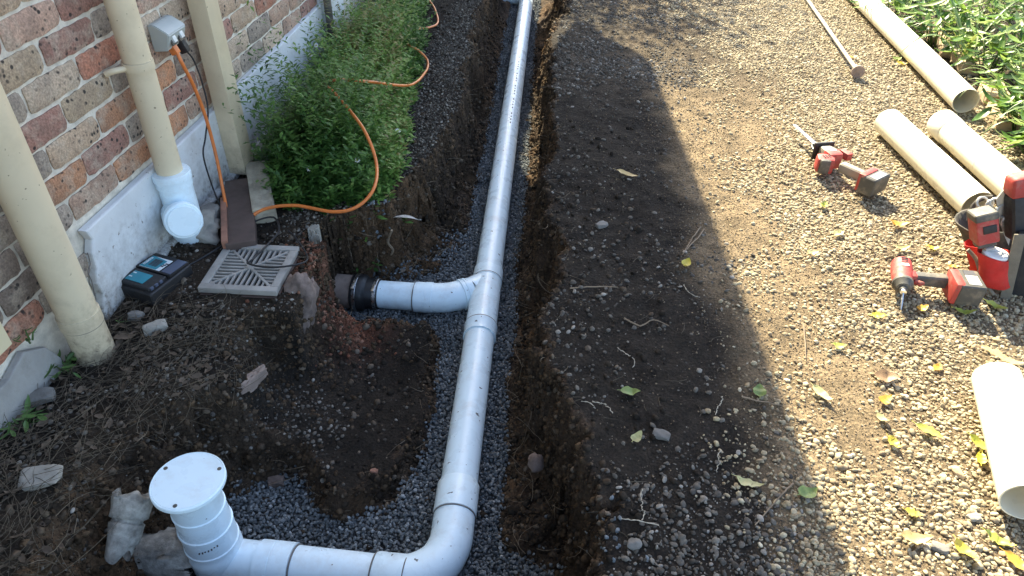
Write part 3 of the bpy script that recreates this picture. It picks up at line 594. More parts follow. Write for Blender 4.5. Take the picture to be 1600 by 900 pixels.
blocker = thing('paling_blocker', 'unseen timber paling fence beyond the far corner of the house', 'blocker', (-.06, 5.25, 0))  # unseen; added to keep sun off the pipe while the trench wall stays lit
for i in range(20): beam('paling', (-.06, 5.27+i*.105, 0), (-.06, 5.27+i*.105, 2.68+.02*(i % 3)), .018, .098, M['timber'], blocker, bevel=.002, up=(0, 1, 0))
for zr in (.4, 1.3, 2.1): beam('rail', (-.095, 5.22, zr), (-.095, 7.35, zr), .045, .07, M['timber'], blocker, bevel=.003)

# ------------------------------------------------------------------ downpipes and wall fittings
t = thing('downpipe', 'thick round cream downpipe with collar nearest the camera, foot in soil', 'downpipe', (.07, -.345, 0))
lathe('pipe', (.075, -.335, -.05), (.075, -.352, 4.3), [(0, .0565), (.17, .0565), (.1705, .0590), (.212, .0590), (.2125, .0555), (4.3, .0555), (4.3, .05)], M['cream'], t)
lathe('collar_seam', (.075, -.335, .118), (.075, -.335, .124), [(0, .0575), (0, .0585), (.004, .0585), (.004, .0575)], M['seam'], t)
t = thing('downpipe', 'slim round cream downpipe clipped to bricks, feeding white fitting', 'downpipe', (.06, .3, .27))
tube('pipe', [(.065, .291, .255), (.065, .302, .75), (.065, .304, 4.3)], .044, M['cream'], t, 40)
lathe('clip', (.065, .298, .652), (.065, .298, .678), [(0, .044), (0, .0485), (.026, .0485), (.026, .044)], M['cream'], t)
tube('clip_tab', smooth_path([(.045, .258, .664), (.040, .238, .668), (.025, .222, .668), (.004, .216, .660)], 4), .010, M['cream'], t, 10)
t = thing('pvc_fitting', 'white plastic inspection elbow with round cap under the slim downpipe', 'pipe fitting', (.07, .28, .0))
lathe('socket', (.070, .289, .0), (.070, .289, .29), [(0, .058), (.19, .058), (.235, .058), (.237, .0625), (.262, .0625), (.264, .065), (.285, .065), (.289, .063), (.289, .0)], M['pvc_clean'], t)
d = Vector((.66, -.72, .22)).normalized(); c0 = Vector((.068, .258, .132)); c1 = c0+d*.105
lathe('cap_arm', c0, c1, [(0, .056), (.075, .056), (.0755, .064), (.102, .064), (.105, .061), (.105, 0)], M['pvc_clean'], t)
lathe('cap', c1-d*.002, c1+d*.006, [(0, .0555), (.006, .0555), (.008, .053), (.008, 0)], M['pvc_clean'], t)
t = thing('square_downpipe', 'square cream downpipe standing between brick wall and garden edging', 'downpipe', (.055, .78, .05))
beam('pipe', (.058, .785, .03), (.058, .785, 4.3), .092, .072, M['cream'], t, bevel=.004, up=(1, 0, 0))
lathe('screw', (.093, .815, .36), (.100, .815, .36), [(0, .006), (.008, .006), (.010, 0)], M['alu'], t, 10)
t = thing('square_downpipe', 'cut end of square cream downpipe at far left edge of photo', 'downpipe', (.10, -.66, .3))
beam('pipe', (.05, -.665, .262), (.05, -.665, 4.3), .16, .095, M['cream_light'], t, bevel=.004, up=(1, 0, 0))
tag(tube('thin_wall_pipe', [(.075, 1.975, -.02), (.075, 1.985, 1.6)], .02, M['tool_grey'], None, 14), 'thin dark vertical pipe on far end of rendered wall above the weeds', 'pipe')
# power outlet
t = thing('power_outlet', 'grey weatherproof double power outlet on brick wall beside the downpipe', 'outlet', (.0, .555, .68))
bm = bmesh.new()
prof = [(0, -.045), (0, .045), (.022, .047), (.064, .022), (.069, .014), (.050, -.040), (.0, -.045)]
A = [bm.verts.new((x_, .497, .675+z_)) for x_, z_ in prof[:-1]]; B = [bm.verts.new((x_, .617, .675+z_)) for x_, z_ in prof[:-1]]
bm.faces.new(A); bm.faces.new(B[::-1])
for i in range(6): bm.faces.new((A[i], A[(i+1) % 6], B[(i+1) % 6], B[i]))
bmesh.ops.recalc_face_normals(bm, faces=bm.faces[:]); bmesh.ops.bevel(bm, geom=bm.edges[:], offset=.003, segments=2, affect='EDGES')
obj('housing', bm, M['outlet'], t, True, 35)
for yy in (.532, .582):
    f = beam('switch_recess', (.0595, yy-.018, .666), (.0595, yy+.018, .666), .006, .036, M['tool_grey'], t, bevel=.001, up=(-.35, 0, 1))
    beam('switch', (.063, yy-.010, .668), (.063, yy+.010, .668), .012, .024, M['outlet_switch'], t, bevel=.002, up=(-.35, 0, 1))
beam('plug', (.045, .590, .645), (.060, .592, .600), .030, .030, M['black'], t, bevel=.005)
beam('plug', (.040, .540, .645), (.055, .540, .612), .026, .026, M['orange'], t, bevel=.005)
def wavy(P, amp, f, seed=0):
    return [Vector(p)+Vector((mnoise.noise(Vector((i*f, seed, 0))), mnoise.noise(Vector((i*f, seed+9, 3))), .3*mnoise.noise(Vector((i*f, seed+5, 7)))))*amp for i, p in enumerate(P)]
cord = [(.055, .54, .625), (0.070,0.531,0.585), (0.080,0.550,0.492), (0.090,0.558,0.366), (0.100,0.543,0.216), (0.120,0.494,0.077)] + [(0.195,0.362,0.030),(0.235,0.368,0.030),(0.295,0.439,0.060),(0.426,0.442,0.090),(0.590,0.405,0.100),(0.680,0.422,0.120),(0.727,0.492,0.160),(0.700,0.635,0.190),(0.639,0.719,0.280),(0.516,0.875,0.310),(0.386,1.059,0.300),(0.176,1.512,0.130),(0.372,1.144,0.300),(0.433,1.136,0.310),(0.532,1.181,0.290),(0.608,1.533,0.140),(0.576,1.997,0.030),(0.550,2.161,0.030),(0.504,2.167,0.080),(0.446,2.184,0.100),(0.318,2.374,0.050)]
tag(tube('extension_cord', smooth_path(cord, 8), .0064, M['orange'], None, 10), 'orange extension cord from outlet snaking over green weeds beside trench', 'cord')
cord2 = [(0.267,3.422,0.030),(0.318,3.276,0.030),(0.392,3.098,0.030),(0.465,2.838,0.030),(0.438,2.699,0.040),(0.361,2.523,0.080)]
tag(tube('extension_cord', smooth_path(cord2, 8), .0064, M['orange'], None, 8), 'far loop of orange cord on path at top of photo', 'cord')
lead = [(.062, .592, .605), (0.070,0.609,0.564), (0.080,0.609,0.481), (0.085,0.593,0.383), (0.085,0.529,0.302), (0.090,0.476,0.250), (0.100,0.466,0.120), (0.120,0.454,0.043)] + [(0.188,0.361,0.030),(0.233,0.287,0.025),(0.218,0.230,0.025),(0.183,0.163,0.020),(0.161,0.120,0.020),(0.146,0.094,0.020)]
tag(tube('charger_lead', smooth_path(lead, 8), .0032, M['black'], None, 7), 'thin black lead running from outlet down to the battery charger', 'cord')
loop = [(0.242,0.324,0.030),(0.286,0.391,0.040),(0.347,0.416,0.045),(0.396,0.341,0.040),(0.394,0.252,0.042),(0.380,0.145,0.045),(0.375,0.117,0.045),(0.454,0.106,0.045),(0.526,0.128,0.045),(0.557,0.181,0.030),(0.532,0.243,0.020),(0.469,0.315,0.030),(0.422,0.360,0.030)]
tag(tube('cable_loop', smooth_path(loop, 8), .0035, M['black'], None, 7), 'loose loop of thin black cable lying over the drain grate', 'cord')

# ------------------------------------------------------------------ charger
t = thing('battery_charger', 'black battery charger with teal and white label by rendered wall', 'charger', (.10, -.02, 0))
ca_, sa_ = math.cos(R(-30)), math.sin(R(-30))
E1 = Vector((0.203,0.063,0.070))-Vector((0.155,-0.123,0.070)); E1.z = 0; E1.normalize()      # along the long side
E2 = Vector((-E1.y, E1.x, 0)); CC = (Vector((-0.009,-0.054,0.060))+Vector((0.194,0.076,0.060))+Vector((0.035,0.099,0.060))+Vector((0.146,-0.111,0.060)))/4; CC.z = 0
cg = .002
def cp(a, b, z): return CC+E1*a+E2*b+Vector((0, 0, cg+z))
bm = bmesh.new(); add_beam(bm, cp(-.095, 0, .026), cp(.095, 0, .026), .155, .052, .155, .052, bevel=.010, seg=3); obj('case', bm, M['black'], t, True, 35)
bm = bmesh.new(); add_beam(bm, cp(-.085, .0, .056), cp(-.005, .0, .056), .13, .020, .135, .020, bevel=.008, seg=3); obj('battery_cradle', bm, M['black'], t, True, 35)
bm = bmesh.new(); add_beam(bm, cp(.0, .0, .059), cp(.092, .0, .056), .146, .014, .146, .010, bevel=.004); obj('top_panel', bm, M['black'], t, True, 35)
upv = (E1*.033+Vector((0, 0, 1))).normalized()
beam('label', cp(.006, .018, .0665), cp(.070, .018, .0645), .085, .0015, M['label_white'], t, bevel=0)
lab = [o for o in t.children if o.name.startswith('label')][0]
def panel(name, pts, m, par):
    bm = bmesh.new(); f = bm.faces.new([bm.verts.new(p) for p in pts]); r_ = bmesh.ops.extrude_face_region(bm, geom=[f])
    for v_ in r_['geom']:
        if isinstance(v_, bmesh.types.BMVert): v_.co.z += .0012
    bmesh.ops.recalc_face_normals(bm, faces=bm.faces[:]); return obj(name, bm, m, par)
panel('teal_field', [cp(.007, .059, .0668), cp(.007, -.010, .0668), cp(.060, -.010, .0655), cp(.069, .045, .0650), cp(.069, .059, .0650)], M['teal'], lab)
bx = -E2; by = Vector((0, 0, 1)).cross(bx)
def flat4(p, xd): 
    xd = Vector(xd).normalized(); yd = Vector((0, 0, 1)).cross(xd); mm = Matrix((xd, yd, Vector((0, 0, 1)))).transposed().to_4x4(); mm.translation = p; return mm
text_mesh('brand_text', 'makita', .0165, M['label_white'], lab, flat4(cp(.036, .0505, .0690), E1), bold=True)
for i in range(6):
    for j in range(3): beam('label_print', cp(.020+i*.0062, .030-j*.012, .0683), cp(.024+i*.0062, .030-j*.012, .0682), .010, .0006, M['ink'], lab, bevel=0)
for i in range(3): beam('label_print', cp(.028+i*.008, -.014-.004*i, .0672), cp(.033+i*.008, -.014-.004*i, .0671), .012, .0010, M['ink'], lab, bevel=0)
beam('side_panel', cp(.006, -.052, .0665), cp(.086, -.052, .0635), .038, .003, M['slate'], t, bevel=.001)
beam('contact_plate', cp(-.070, .012, .0665), cp(-.022, .012, .0665), .075, .003, M['teal'], t, bevel=.001)
for s_ in (-.055, -.035): beam('contact_slot', cp(s_, .040, .0685), cp(s_+.004, .040, .0685), .012, .002, M['label_white'], t, bevel=0)
for i in range(3): beam('vent', cp(-.078+i*.02, -.060, .060), cp(-.066+i*.02, -.060, .060), .018, .010, M['slate'], t, bevel=.002)

# ------------------------------------------------------------------ grate
g = thing('drain_grate', 'square grey metal drain grate with slots radiating in four triangles', 'grate', (GC[0], GC[1], .0))
def gp(a, b, z=.022): return (GC[0]+a*math.cos(GA)-b*math.sin(GA), GC[1]+a*math.sin(GA)+b*math.cos(GA), z)
for a, b, c_, d_ in ((-.134, -.1205, .134, -.1205), (-.134, .1205, .134, .1205)): beam('frame_side', gp(a, b), gp(c_, d_), .027, .022, M['grate'], g, bevel=.004)
for a in (-.1205, .1205): beam('frame_side', gp(a, -.1069), gp(a, .1069), .027, .0215, M['grate'], g, bevel=.003)
for k in (-1, 1): beam('diagonal_rib', gp(-.104, -.104*k, .0225), gp(.104, .104*k, .0225 if k > 0 else .0228), .009, .014, M['grate'], g, bevel=.002)
lathe('boss', gp(0, 0, .015), gp(0, 0, .031), [(0, .013), (.0152, .013), (.0156, .0)], M['grate'], g, 16)
for side in range(4):
    ca2, sa2 = math.cos(side*math.pi/2), math.sin(side*math.pi/2)
    for i in range(-5, 6):
        s_ = i*.0185; lo = abs(s_)+.004
        if lo > .098: continue
        a0, b0 = lo, s_; a1, b1 = .1068, s_
        beam('bar', gp(a0*ca2-b0*sa2, a0*sa2+b0*ca2, .0215), gp(a1*ca2-b1*sa2, a1*sa2+b1*ca2, .0215), .0070, .013, M['grate'], g, bevel=.0012)
for a, b, c_, d_ in ((-.13, -.128, .13, -.128), (-.13, .128, .13, .128), (-.128, -.115, -.128, .115), (.128, -.115, .128, .115)): beam('seat_wall', gp(a, b, -.055), gp(c_, d_, -.055), .018, .125, M['brown_slab'], g, bevel=.002)

# ------------------------------------------------------------------ new drain run
PZ = -.345
drain = thing('drain_pipe', 'long white plastic drain pipe run with branch, elbow and capped riser in trench', 'pipe', (1.2, .2, PZ))
def on_axis(y_): k = (y_+.58)/(4.62+.58); return Vector((1.217+(.845-1.217)*k, y_, PZ+.01*k))
J = .50
pr = .0582
bm = bmesh.new(); add_tube(bm, [on_axis(y_) for y_ in (-.42, .0, .28)], pr, 40, False); o = obj('near_pipe', bm, M['pvc'], drain, True)
bm = bmesh.new(); add_tube(bm, [on_axis(y_) for y_ in (.70, 1.5, 2.5, 3.5, 4.52)], pr, 40, False); o = obj('far_pipe', bm, M['pvc'], drain, True)
for i in range(26):
    y_ = 2.05+i*.042+(.05 if i % 5 == 0 else 0); c_ = on_axis(y_)+Vector((.012, 0, .0570)); wd = .010+.014*((i*7) % 5)/5
    beam('printed_mark', c_, c_+(on_axis(3)-on_axis(2)).normalized()*wd, .007, .0012, M['ink'], o, bevel=0, up=(.22, 0, .97))
lathe('junction_body', on_axis(.28), on_axis(.72), [(0, .0559), (0, .0638), (.05, .0638), (.0549, .0659), (.0633, .0659), (.0654, .0617), (.35, .0617), (.352, .0638), (.362, .0638), (.435, .0633), (.440, .0559)], M['pvc'], drain)
lathe('seam_ring', on_axis(.345), on_axis(.36), [(0, .0612), (0, .0646), (.004, .0646), (.004, .0612)], M['seam'], drain)
lathe('seam_ring', on_axis(.635), on_axis(.65), [(0, .0612), (0, .0646), (.003, .0646), (.003, .0612)], M['seam'], drain)
bp = [(.86, .498, PZ), (.95, .505, PZ), (1.01, .525, PZ), (1.075, .566, PZ), (1.115, .61, PZ), (1.145, .655, PZ+.002)]
bm = bmesh.new(); add_tube(bm, smooth_path(bp[:4], 6), .0617, 36, False); obj('branch_bend', bm, M['pvc'], drain, True)
bm = bmesh.new(); add_tube(bm, [bp[3], bp[4], bp[5]], [.0603, .0601, .0527], 36, False); obj('branch_arm', bm, M['pvc'], drain, True)
lathe('bend_collar', Vector((1.035, .538, PZ)), Vector((1.075, .566, PZ)), [(0, .0601), (0, .0659), (.010, .0663), (.010, .0638), (.018, .0638), (.018, .0663), (.028, .0663), (.030, .0601)], M['pvc'], drain)
bm = bmesh.new(); add_tube(bm, [(.685, .493, PZ), (.86, .498, PZ)], pr, 36, False); bpipe = obj('branch_pipe', bm, M['pvc'], drain, True)
lathe('branch_socket', (.850, .4975, PZ), (.925, .5025, PZ), [(0, .0580), (0, .0633), (.042, .0636), (.043, .0625), (.0445, .0625), (.045, .0646), (.074, .0646), (.075, .0601)], M['pvc'], drain)
lathe('seam_ring', (.848, .4975, PZ), (.851, .4975, PZ), [(0, .0580), (0, .0636), (.0025, .0636), (.0025, .0580)], M['seam'], drain)
for i, wd in enumerate((.004, .003, .006, .003, .005, .004)):
    th = R(62)
    for dy in (0,):
        c_ = Vector((.795+i*.0085, .4965-math.cos(th)*.0584*.55, PZ+math.sin(th)*.0584*1.02))
        beam('printed_mark', c_-Vector((wd/2, 0, 0)), c_+Vector((wd/2, 0, 0)), .012, .0012, M['ink'], bpipe, bevel=0, up=(0, -.5, .86))
# elbow at the near end
el = [on_axis(-.50), on_axis(-.56), Vector((1.217, -.62, PZ)), Vector((1.197, -.68, PZ)), Vector((1.150, -.722, PZ)), Vector((1.10, -.738, PZ)), Vector((1.05, -.740, PZ))]
bm = bmesh.new(); add_tube(bm, smooth_path(el, 6), .0625, 40, False); obj('elbow', bm, M['pvc'], drain, True)
lathe('elbow_socket', on_axis(-.52), on_axis(-.41), [(0, .0591), (0, .0652), (.018, .0656), (.105, .0656), (.11, .0633), (.11, .0580)], M['pvc'], drain)
lathe('elbow_socket', (1.115, -.7385, PZ), (1.03, -.7405, PZ), [(0, .0591), (0, .0654), (.080, .0654), (.085, .0633), (.085, .0580)], M['pvc'], drain)
lathe('seam_ring', on_axis(-.525), on_axis(-.515), [(0, .0612), (0, .0649), (.003, .0649), (.003, .0612)], M['seam'], drain)
lathe('seam_ring', (1.028, -.7405, PZ), (1.024, -.7405, PZ), [(0, .0580), (0, .0633), (.003, .0633), (.003, .0580)], M['seam'], drain)
lathe('seam_ring', (1.118, -.7385, PZ), (1.116, -.7385, PZ), [(0, .0580), (0, .0644), (.003, .0644), (.003, .0580)], M['seam'], drain)
bm = bmesh.new(); add_tube(bm, [(1.06, -.740, PZ), (.60, -.748, PZ)], pr, 40, False); obj('cross_pipe', bm, M['pvc_clean'], drain, True)
lathe('tee_socket', (.70, -.7465, PZ), (.80, -.745, PZ), [(0, .0591), (0, .0644), (.040, .0644), (.041, .0628), (.044, .0628), (.045, .0649), (.098, .0649), (.10, .0580)], M['pvc_clean'], drain)
lathe('seam_ring', (.801, -.745, PZ), (.804, -.745, PZ), [(0, .0580), (0, .0638), (.003, .0638), (.003, .0580)], M['seam'], drain)
# riser
rx, ry = .577, -.744
riser = lathe('riser', (rx, ry, -.42), (rx, ry, .0), [(0, .072), (.09, .072), (.11, .0745), (.135, .0745), (.14, .0715), (.158, .0715), (.160, .0735), (.166, .0735), (.168, .0705), (.232, .0705), (.234, .0725), (.239, .0725), (.241, .069), (.305, .0675), (.307, .069), (.312, .069), (.314, .066), (.375, .068), (.400, .080), (.406, .086)], M['pvc_clean'], drain, 56)
cap = lathe('inspection_cap', (rx, ry, -.016), (rx, ry, .004), [(0, .080), (.0, .0905), (.003, .0925), (.013, .0925), (.016, .0905), (.0162, .0885), (.0150, .0878), (.0150, .0868), (.0160, .0862), (.0165, .0)], M['pvc_clean'], drain, 64)
for an in (35, 160, 275): lathe('screw', (rx+.078*math.cos(R(an)), ry+.078*math.sin(R(an)), -.001), (rx+.078*math.cos(R(an)), ry+.078*math.sin(R(an)), .003), [(0, .0055), (.0018, .0055), (.0022, 0)], M['tool_grey'], cap, 12)
for i, wd in enumerate((.006, .003, .008, .004, .003, .007, .004)):
    a_ = R(-82+i*6.5); beam('printed_mark', (rx+.0708*math.cos(a_)-wd/2*math.sin(-a_), ry+.0708*math.sin(a_), -.224+.002*i), (rx+.0708*math.cos(a_), ry+.0708*math.sin(a_), -.216+.002*i), .004, .0012, M['ink'], riser, bevel=0, up=(math.cos(a_), math.sin(a_), 0))
# far elbow turning left
el = [on_axis(4.50), on_axis(4.60), Vector((.83, 4.70, PZ+.01)), Vector((.76, 4.76, PZ+.01)), Vector((.62, 4.77, PZ+.01)), Vector((.30, 4.77, PZ+.02))]
bm = bmesh.new(); add_tube(bm, smooth_path(el, 6), .0600, 32, False); obj('far_elbow', bm, M['pvc'], drain, True)

# ------------------------------------------------------------------ coupling and old pipes
t = thing('rubber_coupling', 'black rubber coupling with two steel clamps joining clay and white pipe', 'coupling', (.65, .49, PZ))
sl = lathe('sleeve', (.590, .492, PZ), (.705, .4935, PZ), [(0, .060), (0, .0765), (.006, .078), (.046, .078), (.050, .0755), (.060, .066), (.066, .0650), (.107, .0650), (.111, .063), (.112, .055)], M['rubber'], t)
for a, r_ in ((.602, .0795), (.683, .0665)):
    c_ = lathe('clamp', (a, .492, PZ), (a+.014, .492, PZ), [(0, r_-.003), (0, r_), (.001, r_+.0008), (.013, r_+.0008), (.014, r_), (.014, r_-.003)], M['steel'], t)
    beam('clamp_screw', (a+.006, .492-r_*.62-.012, PZ+r_*.80), (a+.006, .492-r_*.62+.020, PZ+r_*.80+.010), .014, .011, M['steel'], c_, bevel=.002)
t = thing('clay_pipe', 'old brown clay pipe stub entering the black rubber coupling', 'pipe', (.55, .49, PZ))
lathe('barrel', (.40, .490, PZ), (.598, .492, PZ), [(0, .070), (.198, .0715), (.198, .058)], M['clay'], t)
t = thing('clay_pipe', 'broken upright clay pipe socket crusted with mortar left of the riser', 'pipe', (.43, -.80, -.15))
def crust(name, p0, p1, prof, m, par, seed, amp=.008, fr=28):
    bm = add_lathe(bmesh.new(), p0, p1, prof, 36)
    bmesh.ops.subdivide_edges(bm, edges=bm.edges[:], cuts=1, use_grid_fill=True)
    ax_ = (Vector(p1)-Vector(p0)).normalized(); Lx = (Vector(p1)-Vector(p0)).length
    for v_ in bm.verts:
        k_ = (v_.co-Vector(p0)).dot(ax_)
        v_.co += mnoise.noise_vector(v_.co*fr+Vector((seed, 0, 0)))*amp+mnoise.noise_vector(v_.co*fr*3)*amp*.5
        if k_ > .12: v_.co += ax_*.045*mnoise.noise(v_.co*26+Vector((seed, 3, 0)))*(k_-.12)/.03*.8
        if k_ < .02: v_.co += ax_*.05*mnoise.noise(v_.co*22+Vector((seed, 7, 0)))
    return obj(name, bm, m, par, True)
crust('socket', (0.418,-0.880,-0.160), (0.421,-0.788,-0.090), [(0, .030), (.03, .038), (.06, .042), (.080, .043), (.083, .037), (.090, .037), (.094, .048), (.13, .050), (.150, .051), (.150, .040), (.09, .034)], M['mortar_lump'], t, 3, .0045)
t = thing('clay_pipe', 'mortar crusted clay pipe end running left from base of the riser', 'pipe', (.45, -.79, -.3))
crust('barrel', (.30, -.79, PZ+.03), (.53, -.755, PZ+.01), [(0, .05), (.05, .058), (.11, .062), (.15, .074), (.19, .075), (.225, .070)], M['mortar_lump'], t, 11, .006)

# ------------------------------------------------------------------ stones, slabs, edging
def stone(px, size, m, label, seed, rot=0, sink=.35, flat=True, name='stone', cat='stone', amp=.3, z=None):
    x_, y_ = px[0], px[1]; zz = hz(x_, y_)+size[2]*(1-sink) if z is None else z
    return tag(rock(name, (x_, y_, zz), size, m, None, seed, 3, amp, rot, flat), label, cat)
stone((0.230,-0.808,0.020), (.058, .042, .014), M['concrete'], 'flat pale grey stone on the litter at lower left', 1, .4)
stone((0.206,-0.216,0.020), (.045, .026, .02), M['concrete'], 'whitish rough stone in front of the battery charger', 2, .7)
stone((0.111,-0.167,0.010), (.03, .022, .015), M['stone_grey'], 'small grey stone at front corner of the battery charger', 3, .2)
stone((0.037,-0.543,0.010), (.05, .03, .018), M['stone_grey'], 'dark grey rock against the foot of the left wall', 4, .5)
stone((0.566,0.072,-0.040), (.052, .095, .100), M['stone_pink'], 'upright pinkish broken concrete lump right of the drain grate', 5, .15, flat=False, amp=.5, z=-.07)
stone((0.502,0.405,-0.020), (.026, .035, .045), M['concrete'], 'jagged grey stone under the weeds near the drain grate', 6, .3, flat=True, amp=.7, z=-.015)
stone((0.614,-0.440,-0.200), (.032, .022, .02), M['stone_pink'], 'reddish stone on the slope left of the dark bench', 7, .3)
stone((0.937,-0.413,-0.290), (.015, .011, .009), M['stone_red'], 'small orange brick crumb on front of the dark bench', 8)
stone((0.528,-0.285,-0.120), (.02, .075, .03), M['clay'], 'long brown stone edge at left side of the dark bench', 9, -.35, flat=True, amp=.7, sink=.8)
stone((1.441,-0.405,-0.250), (.024, .026, .03), M['stone_pink'], 'pinkish grey stone stuck in right trench wall', 10, .2, flat=False, z=-.20)
stone((1.587,0.616,0.000), (.030, .020, .012), M['stone_grey'], 'flat grey stone flake on upper part of the dark soil strip', 11, .6)
stone((1.781,-0.428,0.000), (.030, .018, .012), M['stone_grey'], 'dark angular flat stone on lower part of the soil strip', 12, -.3)
stone((1.708,-0.775,0.000), (.018, .014, .010), M['stone_grey'], 'largest rounded grey pebble near bottom of the soil strip', 13, .3, flat=False)
stone((2.555,-0.433,0.000), (.021, .012, .010), M['sandstone'], 'oblong tan pebble between yellow leaf and short white pipe', 14, 1.9, flat=False)
stone((2.547,-0.575,0.000), (.020, .014, .008), M['concrete'], 'pale angular pebble left of the short pipe mouth', 15, .4)
stone((2.433,-0.677,0.000), (.024, .016, .010), M['stone_grey'], 'big grey flat pebble beside the bright yellow leaf', 16, -.4)
stone((0.072,0.343,0.030), (.105, .10, .055), M['concrete'], 'rough grey concrete footing under the white inspection elbow', 17, .3, flat=False, name='concrete_footing', cat='footing', amp=.5, z=.012)
stone((0.091,0.415,0.050), (.05, .055, .05), M['stone_grey'], 'grey rock wedged between inspection elbow and brown slab', 18, .1, flat=True, z=.03)
tag(beam('brown_slab', (0.302,0.223,0.030), (0.098,0.661,0.030), .105, .05, M['brown_slab'], None, bevel=.004), 'dark brown flat slab between wall and garden edging', 'slab')
tag(beam('terracotta_strip', (0.250,0.208,0.035), (0.110,0.501,0.035), .022, .06, M['stone_red'], None, bevel=.004), 'narrow red terracotta edge along left side of brown slab', 'edging')
EDG = [((.300, .44, .03), (.115, .80, .03), .085, .075, 'concrete_warm', 'speckled beige concrete edging block nearest the grate'), ((.108, .83, .025), (.085, 1.13, .025), .085, .06, 'concrete', 'grey concrete edging block beside the square downpipe'), ((.085, 1.14, .02), (.085, 1.52, .02), .08, .05, 'concrete', 'farther concrete edging block between white render and weeds')]
for p0, p1, w_, h_, mm, lb in EDG:
    bm = add_beam(bmesh.new(), p0, p1, w_, h_, bevel=.006); bmesh.ops.subdivide_edges(bm, edges=bm.edges[:], cuts=5, use_grid_fill=True)
    for v_ in bm.verts: v_.co += mnoise.noise_vector(v_.co*45)*.0035
    tag(obj('edging_block', bm, M[mm], None), lb, 'edging', 'concrete edging beside the weeds')
# pottery shard on the slope
bm = bmesh.new(); cs = Vector((0.789,0.677,-0.100)); NSH = 10
for i in range(NSH+1):
    a = i/NSH; ang = (a-.5)*1.5
    for j in range(3): bm.verts.new(cs+1.5*Vector(((a-.5)*.105, .0+j*.014*math.sin(math.pi*min(1, a+.12)), .016*math.cos(ang*1.2)+(.022*max(0, a-.75)*4 if j == 2 else 0)-j*.004)))
bm.verts.ensure_lookup_table()
for i in range(NSH):
    for j in range(2): bm.faces.new((bm.verts[i*3+j], bm.verts[i*3+3+j], bm.verts[i*3+4+j], bm.verts[i*3+1+j]))
bmesh.ops.solidify(bm, geom=bm.faces[:], thickness=.006)
tag(obj('pottery_shard', bm, M['white'], None, True), 'curved white pottery shard sticking out of soil behind the branch pipe', 'shard')
tag(tube('root', smooth_path([(0.761,0.552,-0.060), (0.729,0.584,-0.140), (0.736,0.617,-0.200), (0.715,0.648,-0.250)], 5), [.005]*15+[.003], M['root'], None, 7), 'bent brown root hanging below the pottery shard', 'root')

# ------------------------------------------------------------------ loose pipes and rod on the driveway
def drive(x_, y_): return hz(x_, y_)+.004
pw = .0555
a, b = Vector((3.323,3.742,0.060)), Vector((3.391,1.982,0.060)); far_a = b+(a-b)*1.9
t = thing('loose_pipe', 'longest white plastic pipe lying along the sandstone edging by plants', 'pipe', b)
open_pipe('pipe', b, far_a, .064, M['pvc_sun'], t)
a, b = Vector((2.919,1.655,0.062)), Vector((3.053,0.887,0.062))
t = thing('loose_pipe', 'plain white pipe lying on gravel with its end behind the tool bag', 'pipe', a)
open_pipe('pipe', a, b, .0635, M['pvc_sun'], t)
a, b = Vector((3.172,1.681,0.062)), Vector((3.274,0.971,0.062))
t = thing('loose_pipe', 'white pipe with wider socket end lying between plain pipe and plants', 'pipe', a)
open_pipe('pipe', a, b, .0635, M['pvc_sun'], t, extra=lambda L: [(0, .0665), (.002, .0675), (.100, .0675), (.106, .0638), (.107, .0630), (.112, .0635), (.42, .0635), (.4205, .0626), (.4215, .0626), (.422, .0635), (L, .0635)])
a, b = Vector((2.741,-0.129,0.062)), Vector((2.650,-0.568,0.062))
t = thing('loose_pipe', 'short white pipe offcut at right edge with its open mouth facing camera', 'pipe', b)
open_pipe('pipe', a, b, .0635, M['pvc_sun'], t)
t = thing('tamping_rod', 'long thin metal rod with round disc foot lying on the driveway', 'rod', (2.980,2.368,0.020))
rb = Vector((2.967,2.397,0.030)); ra = Vector((2.968,3.838,0.015)); rd = (rb-ra).normalized()
tube('shaft', [ra-rd*1.2, ra, rb], .0105, M['rod'], t, 12)
lathe('disc', rb-rd*.004, rb+rd*.012, [(0, 0), (0, .036), (.012, .036), (.0125, 0)], M['clay'], t, 24)

# ------------------------------------------------------------------ power tools
t = thing('reciprocating_saw', 'dusty red and grey cordless reciprocating saw with bare blade on gravel', 'power saw', (2.602,1.236,0.000))
gz = .008
def P_(p, dz=0): return Vector((p[0], p[1], p[2]+gz+dz))
tip, b0 = P_((2.469,1.569,0.045)), P_((2.534,1.355,0.045))
sd_ = (b0-tip).normalized(); sn = Vector((-sd_.y, sd_.x, 0))
bm = bmesh.new(); add_beam(bm, tip, b0, .014, .0016, .021, .0016); obj('blade', bm, M['steel'], t)
sh = lathe('blade_clamp', b0-sd_*.012, b0+sd_*.05, [(0, 0), (0, .012), (.03, .015), (.06, .020), (.062, 0)], M['tool_grey'], t, 20)
tube('shoe', smooth_path([b0+sn*.030+sd_*.02, b0-sd_*.006+sn*.02, b0-sd_*.010-sn*.016, b0+sd_*.016-sn*.032, b0+sd_*.05-sn*.038], 5), .006, M['black'], t, 8)
beam('shoe_plate', b0+sd_*.048+sn*.048, b0+sd_*.048-sn*.045, .010, .080, M['black'], t, bevel=.003)
n0 = b0+sd_*.055; n1 = b0+sd_*.150
beam('nose', n0, n0+sd_*.06, .052, .058, M['tool_light'], t, bevel=.010, w1=.066, h1=.070)
beam('gear_case', n0+sd_*.05, n1+sd_*.01, .070, .074, M['red'], t, bevel=.012, w1=.064, h1=.074)
mo = P_((2.559,1.202,0.040))
beam('motor_housing', mo+sn*.006+sd_*.015, mo-sn*.062-sd_*.012, .070, .072, M['red'], t, bevel=.014, w1=.060, h1=.066)
beam('motor_cover', mo-sn*.020+sd_*.034, mo-sn*.062+sd_*.018, .030, .066, M['tool_grey'], t, bevel=.010)
